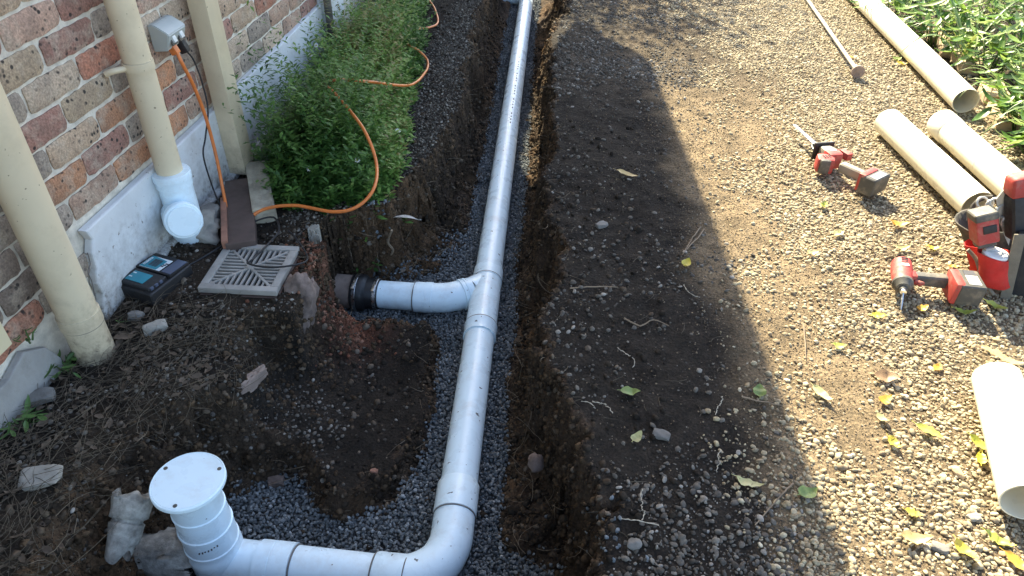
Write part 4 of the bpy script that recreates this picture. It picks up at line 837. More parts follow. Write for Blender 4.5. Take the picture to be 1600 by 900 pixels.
hb0, hb1 = P_((2.597,1.178,0.040)), P_((2.683,1.088,0.040)); hd = (hb1-hb0).normalized(); hn = Vector((-hd.y, hd.x, 0))
beam('handle', hb0, hb1, .040, .044, M['tool_light'], t, bevel=.014, seg=3, w1=.036, h1=.042)
beam('trigger', P_((2.627,1.307,0.045)), P_((2.654,1.255,0.045)), .030, .034, M['red'], t, bevel=.006)
for i in range(3): beam('vent_slot', mo-sn*(.015+i*.012)-sd_*.006+Vector((0, 0, .0355)), mo-sn*(.015+i*.012)+sd_*.016+Vector((0, 0, .0355)), .005, .003, M['black'], t, bevel=0)
beam('side_badge', n0+sd_*.066+Vector((0, 0, .0375))-sn*.012, n0+sd_*.066+Vector((0, 0, .0375))+sn*.014, .012, .002, M['plate'], t, bevel=0)
lathe('screw', hb0+hd*.035+Vector((0, 0, .019)), hb0+hd*.035+Vector((0, 0, .0235)), [(0, .004), (.003, .004), (.0035, 0)], M['black'], t, 10)
bat = beam('battery', P_((2.674,1.060,0.046))-hd*.004, P_((2.674,1.060,0.046))+hd*.068, .116, .078, M['tool_grey'], t, bevel=.010, seg=3)
beam('battery_cap', P_((2.671,1.052,0.050))-hd*.014, P_((2.671,1.052,0.050))+hd*.016, .100, .080, M['red'], bat, bevel=.008)
bl = P_((2.673,1.058,0.047))+hd*.045+Vector((0, 0, .038)); beam('battery_label', bl-hd*.016, bl+hd*.016, .075, .002, M['plate'], bat, bevel=0)
beam('battery_label_print', bl-hd*.009+Vector((0, 0, .0014)), bl-hd*.004+Vector((0, 0, .0014)), .060, .0008, M['ink'], bat, bevel=0)

t = thing('impact_driver', 'red cordless impact driver lying on gravel with bit toward camera', 'power drill', (2.700,0.418,0.000))
h0, h1 = P_((2.640,0.436,0.045)), P_((2.616,0.330,0.040)); hd = (h1-h0).normalized(); hn = Vector((-hd.y, hd.x, 0)).normalized()
lathe('motor_housing', h0-hd*.012, h1, [(0, 0), (0, .026), (.006, .033), (.05, .036), (.085, .034), ((h1-h0).length+.012, .032), ((h1-h0).length+.012, 0)], M['red'], t, 24)
lathe('hammer_case', h1-hd*.006, h1+hd*.05, [(0, .0335), (.012, .0335), (.020, .028), (.034, .022), (.036, .014), (.046, .013), (.048, 0)], M['tool_grey'], t, 24)
lathe('collet', h1+hd*.036, h1+hd*.055, [(0, .0105), (.014, .0105), (.016, .006), (.016, 0)], M['steel'], t, 16)
tube('driver_bit', [h1+hd*.045, h1+hd*.085-Vector((0, 0, .020)), h1+hd*.105-Vector((0, 0, .030))], [.0038, .0036, .002], M['steel'], t, 6)
g0, g1 = P_((2.659,0.369,0.040)), P_((2.776,0.365,0.040)); gd = (g1-g0).normalized(); gn = Vector((-gd.y, gd.x, 0))
beam('grip', g0-gd*.01, g1, .036, .040, M['tool_grey'], t, bevel=.014, seg=3, w1=.040, h1=.046)
beam('collar', g0-gd*.03, g0+gd*.012, .052, .050, M['red'], t, bevel=.012, w1=.038, h1=.044)
tube('trigger', [g0+gd*.004-gn*.020, g0+gd*.016-gn*.030, g0+gd*.030-gn*.026], [.010, .010, .006], M['red'], t, 10)
bc = P_((2.810,0.331,0.045))
for i in range(3): beam('vent_slot', h0+hd*(.004+i*.011)+Vector((-.010, 0, .0335)), h0+hd*(.004+i*.011)+Vector((.010, 0, .0335)), .004, .004, M['black'], t, bevel=0)
beam('side_badge', h0+hd*.045+Vector((-.012, 0, .0345)), h0+hd*.045+Vector((.012, 0, .0345)), .014, .003, M['plate'], t, bevel=0)
bat = beam('battery', bc-gd*.032, bc+gd*.050, .105, .080, M['tool_grey'], t, bevel=.010, seg=3)
beam('battery_cap', bc-gd*.046, bc-gd*.012, .098, .083, M['red'], bat, bevel=.010)
bl = bc+gd*.014+Vector((0, 0, .0408)); beam('battery_label', bl-gd*.018-gn*.012, bl+gd*.020-gn*.012, .052, .002, M['plate'], bat, bevel=0)
beam('battery_sticker', bl-gd*.018+gn*.030, bl+gd*.018+gn*.030, .026, .002, M['ink'], bat, bevel=0)
beam('battery_clip', bc+gd*.048+gn*.02, bc+gd*.056+gn*.02, .040, .040, M['tool_light'], bat, bevel=.003)

# ------------------------------------------------------------------ tool bag
bx0 = Vector((2.963,0.375,0.000)); BY = bx0.y
t = thing('tool_bag', 'open black canvas tool bag with red pockets at right edge', 'bag', (3.1, .5, 0))
def Yp(p): return Vector(p)
bm = bmesh.new(); add_beam(bm, (3.215, .44, .13), (3.215, .80, .13), .30, .26, .30, .26, bevel=.03, seg=3)
bmesh.ops.subdivide_edges(bm, edges=bm.edges[:], cuts=2, use_grid_fill=True)
for v_ in bm.verts: v_.co += mnoise.noise_vector(v_.co*9)*.012
obj('body', bm, M['canvas_black'], t, True)
def pouch(name, base, top, r0, r1, m, par, squash=.7, seed=0, yaw=0):
    """a sewn open pocket: tapering oval cup with wrinkled walls"""
    bm = bmesh.new(); b_, t_ = Vector(base), Vector(top); rings = []; seg = 28
    for k, (s_, rr) in enumerate([(0, r0*.75), (.04, r0), (.3, r0*1.03), (.6, (r0+r1)/2*1.02), (.95, r1), (1, r1*1.03), (1, r1*.95), (.5, r1*.85), (.15, r0*.7)]):
        c_ = b_.lerp(t_, s_); ring = []
        for i in range(seg):
            a_ = 2*math.pi*i/seg; v_ = Vector((math.cos(a_)*rr, math.sin(a_)*rr*squash, 0)); v_.rotate(Matrix.Rotation(yaw, 3, 'Z'))
            pp = c_+v_; ring.append(bm.verts.new(pp+mnoise.noise_vector(pp*20+Vector((seed, 0, 0)))*.011))
        rings.append(ring)
    for A_2, B_2 in zip(rings, rings[1:]):
        for i in range(seg): bm.faces.new((A_2[i], A_2[(i+1) % seg], B_2[(i+1) % seg], B_2[i]))
    bm.faces.new(rings[0][::-1]); bm.faces.new(rings[-1]); bmesh.ops.recalc_face_normals(bm, faces=bm.faces[:])
    return obj(name, bm, m, par, True)
pouch('side_pocket', (3.05, .60, .0), (2.943,0.620,0.150), .105, .105, M['canvas'], t, .75, 1, .4)
pouch('pocket', (2.959,0.500,-0.010), (2.906,0.520,0.108), .040, .048, M['red_cloth'], t, .7, 2)
pouch('pocket', (2.953,0.400,0.028), (2.922,0.430,0.136), .050, .058, M['red_cloth'], t, .75, 3)
tube('pocket_trim', smooth_path([(2.856,0.480,0.111), (2.886,0.460,0.087), (2.903,0.420,0.049), (2.923,0.380,0.025), (2.941,0.370,0.007)], 5), .007, M['webbing'], t, 8)
beam('strap', (2.945,0.400,0.236), (2.992,0.380,-0.017), .034, .007, M['webbing'], t, bevel=.002, up=(-.2, -1, .3))
beam('corner_trim', (2.981,0.420,0.237), (3.043,0.400,-0.039), .055, .014, M['canvas_black'], t, bevel=.003, up=(-.2, -1, .3))
bm = bmesh.new(); hp = [(2.892,0.520,0.292), (2.903,0.520,0.335), (2.945,0.520,0.297), (2.986,0.520,0.204), (2.992,0.500,0.128), (2.935,0.510,0.205)]
A = [bm.verts.new(p) for p in hp]; B = [bm.verts.new(Vector(p)+Vector((.004, .012, 0))) for p in hp]; bm.faces.new(A); bm.faces.new(B[::-1])
for i in range(len(hp)): bm.faces.new((A[i], A[(i+1) % len(hp)], B[(i+1) % len(hp)], B[i]))
bmesh.ops.recalc_face_normals(bm, faces=bm.faces[:]); flap = obj('flap', bm, M['alu'], t)
tube('rim', smooth_path([(2.883,0.600,0.157), (2.886,0.620,0.207), (2.917,0.640,0.229), (2.939,0.620,0.248)], 5), .008, M['canvas'], t, 8)
d_ = thing('battery_pack', 'red and grey battery pack standing in the tool bag pocket', 'battery', (2.896,0.470,0.135))
bk0, bk1 = Vector((2.883,0.460,0.165)), Vector((2.848,0.480,0.257))
bb = beam('case', bk0, bk1, .070, .072, M['red'], d_, bevel=.008, seg=3, up=(0, -1, .2))
beam('top', bk0.lerp(bk1, .82), bk1+(bk1-bk0)*.12, .074, .076, M['tool_grey'], d_, bevel=.010, seg=3, up=(0, -1, .2))
beam('latch', bk0.lerp(bk1, .5)+Vector((.008, -.037, 0)), bk0.lerp(bk1, .78)+Vector((.008, -.037, 0)), .042, .006, M['black'], d_, bevel=.002, up=(0, -1, .2))
beam('terminal_block', bk0-(bk1-bk0)*.16, bk0, .058, .05, M['tool_grey'], d_, bevel=.004, up=(0, -1, .2))
beam('terminal', bk0-(bk1-bk0)*.19+Vector((.006, -.02, 0)), bk0-(bk1-bk0)*.08+Vector((.006, -.024, 0)), .03, .02, M['alu'], d_, bevel=.003, up=(0, -1, .2))
d_ = thing('tape_roll', 'white topped roll sitting in the front red pocket of tool bag', 'tape', (2.918,0.430,0.146))
tp = Vector((2.917,0.425,0.139)); lathe('roll', tp-Vector((0, 0, .045)), tp+Vector((0, 0, .004)), [(0, 0), (0, .036), (.046, .041), (.049, .038), (.049, .020), (.044, .018), (.044, 0)], M['white'], d_, 30)
d_ = thing('upright_tool', 'upright black tool with red head standing in the tool bag', 'tool', (3.001,0.470,0.159))
beam('barrel', (2.994,0.460,0.186), (2.946,0.500,0.338), .085, .07, M['black'], d_, bevel=.02, seg=3, up=(0, -1, .2))
beam('head', (2.950,0.500,0.329), (2.929,0.510,0.398), .092, .078, M['red'], d_, bevel=.018, seg=3, up=(0, -1, .2), w1=.08, h1=.07)
d_ = thing('metal_clips', 'bunch of pale metal clips hooked on the bag flap', 'clips', (2.890,0.500,0.271))
def ring_at(p, r_, n, par, m='alu'):
    p = Vector(p); n = Vector(n).normalized(); u_ = n.orthogonal().normalized(); v_ = n.cross(u_)
    pts = [p+(u_*math.cos(2*math.pi*k/14)+v_*math.sin(2*math.pi*k/14))*r_ for k in range(14)]; pts.append(pts[0]); return tube('clip', pts, .0042, M[m], par, 7)
ring_at((2.872,0.550,0.260), .020, (.2, -1, .8), d_); ring_at((2.891,0.540,0.260), .017, (.6, -1, .2), d_); ring_at((2.904,0.530,0.272), .018, (-.3, -1, .4), d_); ring_at((2.925,0.510,0.256), .022, (.1, -1, .3), d_); ring_at((2.947,0.505,0.223), .018, (.5, -1, .1), d_)

# ------------------------------------------------------------------ leaves
def leaf_mesh(name, L, W, curl=.25, fold=.25, nseg=8, seed=0, blunt=1.0, stem=.18, th=.0):
    rr = random.Random(seed); V_, F_ = [], []
    for i in range(nseg+1):
        s_ = i/nseg; wd = W*.5*(math.sin(math.pi*min(1, s_**(.75*blunt)*.97+.02))**.85); zc = curl*L*(s_-.45)**2+rr.uniform(-.004, .004)
        bend = math.sin(s_*2.2+seed)*.05*L
        for k in (-1, -.5, 0, .5, 1): V_.append((s_*L-L*.45, bend+k*wd, zc+abs(k)*wd*fold*(1.2-s_*.5)+rr.uniform(-.0012, .0012)*(L/.06)))
    for i in range(nseg):
        for k in range(4): a_ = i*5+k; F_.append((a_, a_+5, a_+6, a_+1))
    n0 = len(V_); b0_ = V_[2]
    for i in range(3):
        q = i/2; V_ += [(b0_[0]-stem*L*q, b0_[1]-.0009, b0_[2]+.002*q), (b0_[0]-stem*L*q, b0_[1]+.0009, b0_[2]+.002*q)]
    for i in range(2): a_ = n0+i*2; F_.append((a_, a_+1, a_+3, a_+2))
    me = bpy.data.meshes.new(name); me.from_pydata(V_, [], F_); me.polygons.foreach_set('use_smooth', [True]*len(F_)); return me
GRP = 'fallen leaves on the driveway'
LV = [((2.743,0.792,0.000), .060, .030, 'l_orange', 5, 'orange-yellow leaf on gravel below the saw battery'),
 ((2.497,0.694,0.000), .038, .024, 'l_pale', 40, 'pale yellow leaf left of the orange leaf below the saw'),
 ((2.486,0.909,0.000), .034, .022, 'l_lime', 70, 'pale lime leaf just below the saw motor'),
 ((2.367,0.544,0.000), .032, .02, 'l_pale', 10, 'small pale leaf farthest left below the saw'),
 ((2.518,0.205,0.000), .040, .02, 'l_yellow', 0, 'yellow leaf lying left below the impact driver bit'),
 ((2.674,0.262,0.000), .036, .022, 'l_orange', 25, 'curled yellow-orange leaf under the impact driver grip'),
 ((2.809,0.262,0.000), .050, .020, 'l_lime', -10, 'lime leaf half under the impact driver battery'),
 ((2.925,0.313,0.000), .050, .026, 'l_lime', -35, 'curled lime leaf between driver battery and tool bag'),
 ((2.827,0.638,0.000), .038, .022, 'l_yellow', -10, 'bright yellow leaf above the impact driver grip'),
 ((2.707,0.620,0.000), .040, .02, 'l_pale', 5, 'pale leaf above the impact driver head'),
 ((2.253,-0.198,0.000), .052, .022, 'l_pale', -50, 'pale long leaf on bare dirt near the shadow edge'),
 ((2.427,-0.201,0.000), .034, .024, 'l_orange', 30, 'small orange leaf on gravel at middle of driveway'),
 ((2.404,-0.274,0.000), .034, .018, 'l_pale', -70, 'pale leaf just under the small orange leaf'),
 ((2.515,-0.310,-0.000), .056, .022, 'l_lime', -35, 'long lime leaf left of the short pipe'),
 ((2.409,-0.362,0.000), .034, .02, 'l_yellow', -60, 'yellow leaf below left of the long lime leaf'),
 ((2.642,-0.329,0.000), .044, .022, 'l_lime', -40, 'green-yellow leaf touching the short pipe'),
 ((2.627,-0.385,0.000), .040, .02, 'l_yellow', 70, 'yellow leaf touching the short pipe, lower of two'),
 ((2.396,-0.586,0.000), .032, .02, 'l_yellow', -15, 'small yellow leaf above the large tan-yellow leaf'),
 ((2.371,-0.668,0.000), .056, .026, 'l_tan', 0, 'large tan-yellow leaf near bottom of the driveway'),
 ((2.480,-0.685,0.000), .046, .026, 'l_yellow', -65, 'brightest yellow leaf near bottom of the driveway'),
 ((2.572,-0.642,0.000), .050, .020, 'l_lime', -25, 'lime leaf below the mouth of the short pipe'),
 ((2.594,-0.700,0.000), .050, .022, 'l_orange', -45, 'orange leaf in bottom right corner'),
 ((2.138,-0.571,0.000), .046, .030, 'l_green', 35, 'rounded green leaf lying on the shadow edge'),
 ((1.997,-0.553,0.000), .052, .018, 'l_pale', -15, 'pale yellow-green slender leaf in shade on pebbles'),
 ((1.896,0.387,0.000), .034, .026, 'l_yellow', 60, 'single bright yellow leaf in shade on dark soil'),
 ((2.073,-0.223,0.000), .036, .028, 'l_green', 80, 'round olive leaf in shade beside the shadow edge'),
 ((1.694,-0.285,0.000), .042, .022, 'l_green', 0, 'olive leaf on dark soil near the trench edge'),
 ((1.712,-0.456,0.000), .030, .02, 'l_pale', 60, 'small pale leaf beside dark angular stone'),
 ((1.679,1.022,0.000), .075, .026, 'l_tan', -20, 'dry tan leaf in shade on upper soil strip'),
 ((3.279,2.736,0.000), .05, .03, 'l_green', 30, 'green leaf by the long pipe beyond the rod'),
 ((3.284,2.652,0.000), .05, .026, 'l_yellow', -20, 'yellow leaf by the long pipe beyond the rod'),
 ((2.459,-0.101,0.000), .050, .034, 'l_brown', -20, 'brown bark-like leaf on gravel at middle of driveway'),
 ((2.863,0.520,0.000), .030, .018, 'l_orange', -20, 'tiny orange leaf beside the tool bag pocket'),
 ((3.014,2.713,0.000), .05, .02, 'l_orange', 0, 'small orange leaf beside the disc end of the rod'),
 ((2.351,0.027,0.000), .03, .018, 'l_lime', 0, 'lime leaf on sunlit dirt above the pale long leaf'),
 ((2.633,-0.026,0.000), .03, .02, 'l_orange', 50, 'small orange leaf above the short pipe')]
for i, (p_, L_, W_2, mt, an, lb) in enumerate(LV):
    me = leaf_mesh('fallen_leaf', L_*1.35, W_2*1.35, random.uniform(.4, 1.1), random.uniform(.25, .5), seed=i)
    o = link('fallen_leaf', me, M[mt]); o.location = (p_[0], p_[1], hz(p_[0], p_[1])+.012); o.rotation_euler = (random.uniform(-.2, .2), random.uniform(-.15, .15), R(an))
    tag(o, lb, 'leaf', GRP)
for (p_, lb, L_, W_2, an, dz) in (((2.828,0.028,0.030), 'big dry tan leaf leaning above the end of the short pipe', .125, .055, -28, .035), ((0.134,-0.270,0.010), 'curled brown dead leaf beside foot of the thick downpipe', .07, .045, 30, .015)):
    o = link('dry_leaf', leaf_mesh('dry_leaf', L_, W_2, .35, .12, seed=91), M['l_tan' if L_ > .1 else 'dead_leaf']); o.location = (p_[0], p_[1], hz(p_[0], p_[1])+dz); o.rotation_euler = (R(-14), R(4), R(an)); tag(o, lb, 'leaf')

# dead litter, straw and twigs at lower left (stuff)
def strands(name, n, region, Lr, r_, m, label, cat, lift=.01, flat=.25, seed=0):
    rr = random.Random(seed); V_, F_ = [], []
    for _ in range(n):
        x_, y_ = region(rr); an = rr.uniform(0, 6.28); L_ = rr.uniform(*Lr); cv = rr.uniform(-1.2, 1.2); k0 = len(V_); ns = 5; px_, py_ = x_, y_
        z0 = hz(x_, y_)+rr.uniform(0, lift); tl = rr.uniform(-flat*.3, flat)
        for i in range(ns+1):
            w_ = r_*(1-.6*i/ns)*rr.uniform(.8, 1.2)
            zz = max(hz(px_, py_)+.001, z0+tl*L_*i/ns)+rr.uniform(0, .002)
            nx_, ny_ = -math.sin(an)*w_, math.cos(an)*w_
            V_ += [(px_+nx_, py_+ny_, zz), (px_-nx_, py_-ny_, zz), (px_, py_, zz+w_*1.6)]
            px_ += math.cos(an)*L_/ns; py_ += math.sin(an)*L_/ns; an += cv*.25+rr.uniform(-.25, .25)
        for i in range(ns):
            a_ = k0+i*3
            for u_, v_ in ((0, 1), (1, 2), (2, 0)): F_.append((a_+u_, a_+v_, a_+3+v_, a_+3+u_))
    return tag(npmesh(name, V_, F_, m), label, cat, kind='stuff')
def reg_left(rr):
    while True:
        x_, y_ = rr.uniform(.02, .62), rr.uniform(-1.15, -.08)
        if hz(x_, y_) > -.10: return x_, y_
strands('dry_grass', 760, reg_left, (.05, .22), .0009, M['straw'], 'dry straw and dead grass stems littering the lower left ground', 'dry grass', .018, .3, 1)
def reg_wall(rr):
    while True:
        x_, y_ = rr.uniform(.3, 1.75), rr.uniform(-1.0, 2.6)
        if float(sample(steep, np.array([x_]), np.array([y_]))[0]) > .25: return x_, y_
strands('root_hairs', 420, reg_wall, (.03, .12), .0011, M['root'], 'fine root hairs poking from the cut trench walls', 'roots', .02, .7, 2)
def reg_strip(rr): return rr.uniform(1.45, 2.3), rr.uniform(-.95, 2.6)
strands('root_bits', 150, reg_strip, (.02, .07), .0012, M['straw'], 'broken root bits and stems on the soil strip', 'roots', .008, .2, 3)
V_, F_ = [], []
rr = random.Random(5)
for _ in range(420):
    x_, y_ = reg_left(rr); z_ = hz(x_, y_)+rr.uniform(.002, .014); a_ = rr.uniform(0, 6.28); L_ = rr.uniform(.006, .020); W2 = L_*rr.uniform(.3, .5); k0 = len(V_); t1, t2 = rr.uniform(-.5, .5), rr.uniform(-.7, .7)
    for u_, v_, w_ in ((-1, 0, .0), (-.3, -1, .25), (-.3, 1, .25), (.4, -.8, .1), (.4, .8, .1), (1, 0, .3), (0, 0, -.1)):
        lx, ly = u_*L_, v_*W2
        V_.append((x_+lx*math.cos(a_)-ly*math.sin(a_), y_+lx*math.sin(a_)+ly*math.cos(a_), z_+w_*L_+abs(lx)*t1*.5+ly*t2))
    for f_ in ((0, 1, 6), (0, 6, 2), (1, 3, 6), (2, 6, 4), (3, 5, 6), (4, 6, 5)): F_.append(tuple(k0+q for q in f_))
tag(npmesh('leaf_litter', V_, F_, M['dead_leaf'], smooth=True), 'small brown dead leaves littering soil by the left wall', 'leaf litter', kind='stuff')
# pale roots and twigs lying on the strip
ROOTS = [[(1.648,-0.367,0.000),(1.638,-0.349,0.000),(1.625,-0.333,0.000),(1.607,-0.334,0.000),(1.589,-0.329,-0.000)], [(1.727,-0.613,0.000),(1.724,-0.633,0.000),(1.728,-0.655,0.000),(1.725,-0.673,0.000),(1.734,-0.688,0.000),(1.724,-0.706,0.000)], [(1.671,-0.710,0.000),(1.698,-0.710,0.000),(1.721,-0.712,0.000),(1.767,-0.716,0.000)], [(1.658,-0.082,-0.000),(1.678,-0.106,0.000),(1.698,-0.121,-0.000),(1.712,-0.142,0.000),(1.704,-0.166,0.000)], [(1.962,-0.257,0.000),(1.955,-0.284,0.000),(1.944,-0.305,0.000),(1.937,-0.331,0.000)], [(1.939,-0.453,0.000),(1.928,-0.481,0.000),(1.933,-0.500,0.000),(1.919,-0.525,0.000)], [(1.599,-0.355,0.000),(1.580,-0.340,0.000),(1.558,-0.336,0.000)], [(1.882,0.267,0.000),(1.889,0.231,0.000),(1.909,0.212,0.000),(1.930,0.205,0.000)]]
RL = ['thin white forked root fibre below the olive leaf', 'wiggly white root fibre in middle of lower soil strip', 'straight pale root joining the wiggly white root fibre', 'curly white root fibre on middle of soil strip', 'short white root fibre near the shadow edge', 'lower white root fibre near the shadow edge', 'tip of pale root nearest the right trench edge', 'crooked pale root right of yellow leaf in shade']
for pts, lb in zip(ROOTS, RL):
    P3_ = [Vector((a, b, hz(a, b)+.006)) for a, b, c_ in pts]; P3_ = wavy(smooth_path(P3_, 5), .006, 1.7, sum(map(ord, lb)) % 9)
    tag(tube('root_fibre', P3_, [.0013+.0006*math.sin(i*2.1) for i in range(len(P3_))], M['root_pale'], None, 5), lb, 'root', 'pale root fibres on the soil strip')
TW = [([(2.115,-0.538,0.000),(2.086,-0.572,0.000),(2.057,-0.605,0.000),(1.999,-0.682,0.000)], 'long thin twig in shade left of the rounded green leaf'), ([(1.971,0.665,0.000),(1.942,0.601,0.000),(1.922,0.554,0.000),(1.889,0.464,-0.000)], 'dark forked twig above the yellow leaf in shade'), ([(1.983,0.653,0.000),(1.953,0.585,0.000),(1.899,0.490,-0.000)], 'second dark twig crossing the forked twig in shade'), ([(2.021,-0.249,0.000),(2.074,-0.257,0.000),(2.131,-0.261,0.000)], 'thin twig running toward the shadow edge'), ([(1.491,0.183,0.000),(1.577,0.214,0.000),(1.654,0.218,0.000)], 'thin brown root lying across soil by trench junction'), ([(2.261,0.124,0.000),(2.253,0.059,0.000),(2.238,-0.043,0.000)], 'slender green stem on sunlit dirt by shadow edge'), ([(1.677,0.055,-0.000),(1.729,0.024,0.000),(1.771,0.059,0.000),(1.822,0.038,0.000)], 'bent twig on middle of the dark soil strip')]
for pts, lb in TW:
    P3_ = [Vector((a, b, hz(a, b)+.007)) for a, b, c_ in pts]
    P3_ = wavy(smooth_path(P3_, 4), .004, 1.1, sum(map(ord, lb)) % 7); tag(tube('twig', P3_, [.0028-.0014*i/len(P3_) for i in range(len(P3_))], M['root'], None, 6), lb, 'twig', 'twigs on the ground')

# ------------------------------------------------------------------ garden weeds on the left (stuff) with daisies
GPOLY = [(0.111,0.865),(0.271,0.584)] + [(.42, .54), (.50, .555), (.60, .60), (.69, .68), (.72, .82)] + [(0.624,1.349),(0.484,2.181),(0.243,3.400)] + [(.15, 4.4), (-.02, 4.4), (.02, 2.0), (.08, 1.5), (.12, 1.0)]
def weeds(n, seed):
    rr = np.random.default_rng(seed); Vs, Fs, lv = [], [], []
    pts = rr.uniform((-.02, .45), (.72, 4.4), (n*4, 2)); dd_, ins_ = pdist(GPOLY, pts[:, 0], pts[:, 1]); ins_ &= (hgt(pts[:, 0], pts[:, 1]) > -.03) & (pts[:, 0] > .075); pts = pts[ins_]; dd_ = dd_[ins_][:n]; pts = pts[:n]; pts = pts+rr.normal(0, .022, pts.shape)*(dd_ < .1)[:, None]; pts[:, 0] = np.maximum(pts[:, 0], .08)
    z0 = hgt(pts[:, 0], pts[:, 1])
    k0 = 0
    for (x_, y_), z_, d_ in zip(pts, z0, dd_):
        hgt_ = (.05+.19*min(1, d_/.16))*rr.uniform(.35, 1.3)*(1.05+1.5*float(L1(x_, y_, 5))+1.0*float(L2(x_, y_, 11)))*(1.6 if (rr.random() < .04 and d_ > .08) else 1); az = rr.uniform(0, 6.28); lean = rr.uniform(.1, .8)
        tint = np.clip(.42+.35*math.sin(x_*6.1+y_*3.3)+rr.normal(0, .16)+.12*(y_ > 1.8), 0, 1)
        nl = int(7+hgt_*75)
        for i in range(nl):
            s_ = (i+.6)/nl; bx_ = x_+math.cos(az)*lean*hgt_*s_**1.5; by_ = y_+math.sin(az)*lean*hgt_*s_**1.5; bz_ = z_+hgt_*s_
            a_ = rr.uniform(0, 6.28); L_ = rr.uniform(.024, .052)*(1.15-.4*s_); W2 = L_*rr.uniform(.13, .22); up = rr.uniform(-.15, .9)
            dx, dy = math.cos(a_), math.sin(a_); ch = math.cos(up); sh = math.sin(up)
            mid = (bx_+dx*L_*.5*ch, by_+dy*L_*.5*ch, bz_+L_*.55*sh); tipz = (bx_+dx*L_*ch, by_+dy*L_*ch, bz_+L_*sh*.75)
            Vs += [(bx_, by_, bz_), (mid[0]-dy*W2, mid[1]+dx*W2, mid[2]), (mid[0]+dy*W2, mid[1]-dx*W2, mid[2]), tipz]
            Fs.append((k0, k0+2, k0+3, k0+1)); lv += [np.clip(tint+rr.normal(0, .12)+.25*(s_-.5), 0, 1)]*4; k0 += 4
    return Vs, Fs, lv
Vs, Fs, lv = weeds(4600, 3)
gc = npmesh('ground_cover', Vs, Fs, M['weed']); tag(gc, 'dense green daisy weeds in the bed between wall and trench', 'weeds', kind='stuff')
at_ = gc.data.attributes.new('lv', 'FLOAT', 'POINT'); at_.data.foreach_set('value', np.array(lv, np.float32)[:len(gc.data.vertices)])
DS = [((0.060,1.777,0.220), 'daisy', 'upper of two white daisies against the white render'), ((0.057,1.691,0.200), 'd', 'lower of two white daisies against the white render'), ((0.379,1.568,0.180), 'd', 'white daisy in weeds just above the orange cord'), ((0.557,1.034,0.150), 'd', 'white daisy right of the long cord bend in weeds'), ((0.649,1.132,0.090), 'd', 'white daisy at right edge of weeds below cord'), ((0.585,0.740,0.140), 'd', 'white daisy in front weeds left of the cord'), ((0.411,0.661,0.130), 'd', 'white daisy at left front of the weeds'), ((0.330,0.935,0.170), 'd', 'white daisy in middle of weeds left of cord'), ((0.427,0.858,0.170), 'd', 'half closed white daisy near middle of weeds'), ((0.154,2.566,0.200), 'd', 'white daisy at far top of the weeds')]
for i, (p_, _, lb) in enumerate(DS):
    p_ = Vector(p_); t = thing('daisy', lb, 'flower', p_, 'white daisies in the weeds'); bm = bmesh.new(); n = Vector((random.uniform(-.1, .5), -.5+random.uniform(-.3, .2), .8)).normalized(); u_ = n.orthogonal().normalized(); v_ = n.cross(u_)
    for k in range(9):
        a_ = 2*math.pi*k/9; d0 = u_*math.cos(a_)+v_*math.sin(a_); d1 = u_*-math.sin(a_)+v_*math.cos(a_)
        q = [p_+d0*.003, p_+d0*.009-d1*.0035+n*.001, p_+d0*.0135, p_+d0*.009+d1*.0035+n*.001]; bm.faces.new([bm.verts.new(x_) for x_ in q])
    obj('petals', bm, M['petal'], t); lathe('centre', p_-n*.001, p_+n*.004, [(0, .0045), (.003, .0035), (.004, 0)], M['pollen'], t, 10)
    tube('stem', [p_-n*.001, p_-Vector((0, 0, .05)), p_-Vector((-.01, .01, .11))], .0009, M['weed_dark'], t, 5)
# ------------------------------------------------------------------ leafy plants
LM = [leaf_mesh('leaf', 1.0, w_, .5, .3, 6, s_, 1.0, .35) for s_, w_ in enumerate((.22, .28, .18, .30))]
for me in LM:
    me.materials.append(M['plant'])
LMW = [m_.copy() for m_ in LM[:2]]
for m_ in LMW: m_.materials.clear(); m_.materials.append(M['weed_dark'])
def blade_mesh(L, W, seed):
    rr = random.Random(seed); V_, F_ = [], []; n = 10
    for i in range(n+1):
        s_ = i/n; wd = W*.5*(1-s_**2.2)*(.7+.3*min(1, s_*5)); x_ = L*(s_-.22*s_**3); z_ = L*(.95*s_-.80*s_**2.2)
        V_ += [(x_, -wd, z_+wd*.4), (x_, 0, z_), (x_, wd, z_+wd*.4)]
    for i in range(n):
        for k in range(2): a_ = i*3+k; F_.append((a_, a_+3, a_+4, a_+1))
    me = bpy.data.meshes.new('blade'); me.from_pydata(V_, [], F_); me.polygons.foreach_set('use_smooth', [True]*len(F_)); me.materials.append(M['strap']); return me
BL = [blade_mesh(.50, .013, 1), blade_mesh(.62, .016, 2), blade_mesh(.42, .010, 3)]
def plant(loc, n, spread, h, Lr, label, name='leafy_plant', meshes=LM, cat='plant', group='plants along the right edge', stem_m='weed_dark'):
    t = thing(name, label, cat, loc, group); rr = random.Random(sum(map(ord, label)) % 999)
    bm = bmesh.new()
    for i in range(n):
        a_ = rr.uniform(0, 6.28); r_ = spread*rr.random()**.6; z_ = h*(.25+.75*rr.random())*(1-.35*r_/spread)
        p_ = Vector((r_*math.cos(a_), r_*math.sin(a_), z_))
        if i % 3 == 0: add_tube(bm, [Vector((p_.x*.25, p_.y*.25, -.01)), Vector((p_.x*.6, p_.y*.6, z_*.7)), p_], [.003, .0022, .0015], 5)
        o = bpy.data.objects.new('leaf', rr.choice(meshes)); C.objects.link(o); o.parent = t; o.location = p_
        s_ = rr.uniform(*Lr); o.scale = (s_, s_, s_); o.rotation_euler = (rr.uniform(-.4, .4), rr.uniform(-.5, .55), a_+rr.uniform(-.9, .9))
    o = obj('stems', bm, M[stem_m], None, True); o.parent = t
    return t
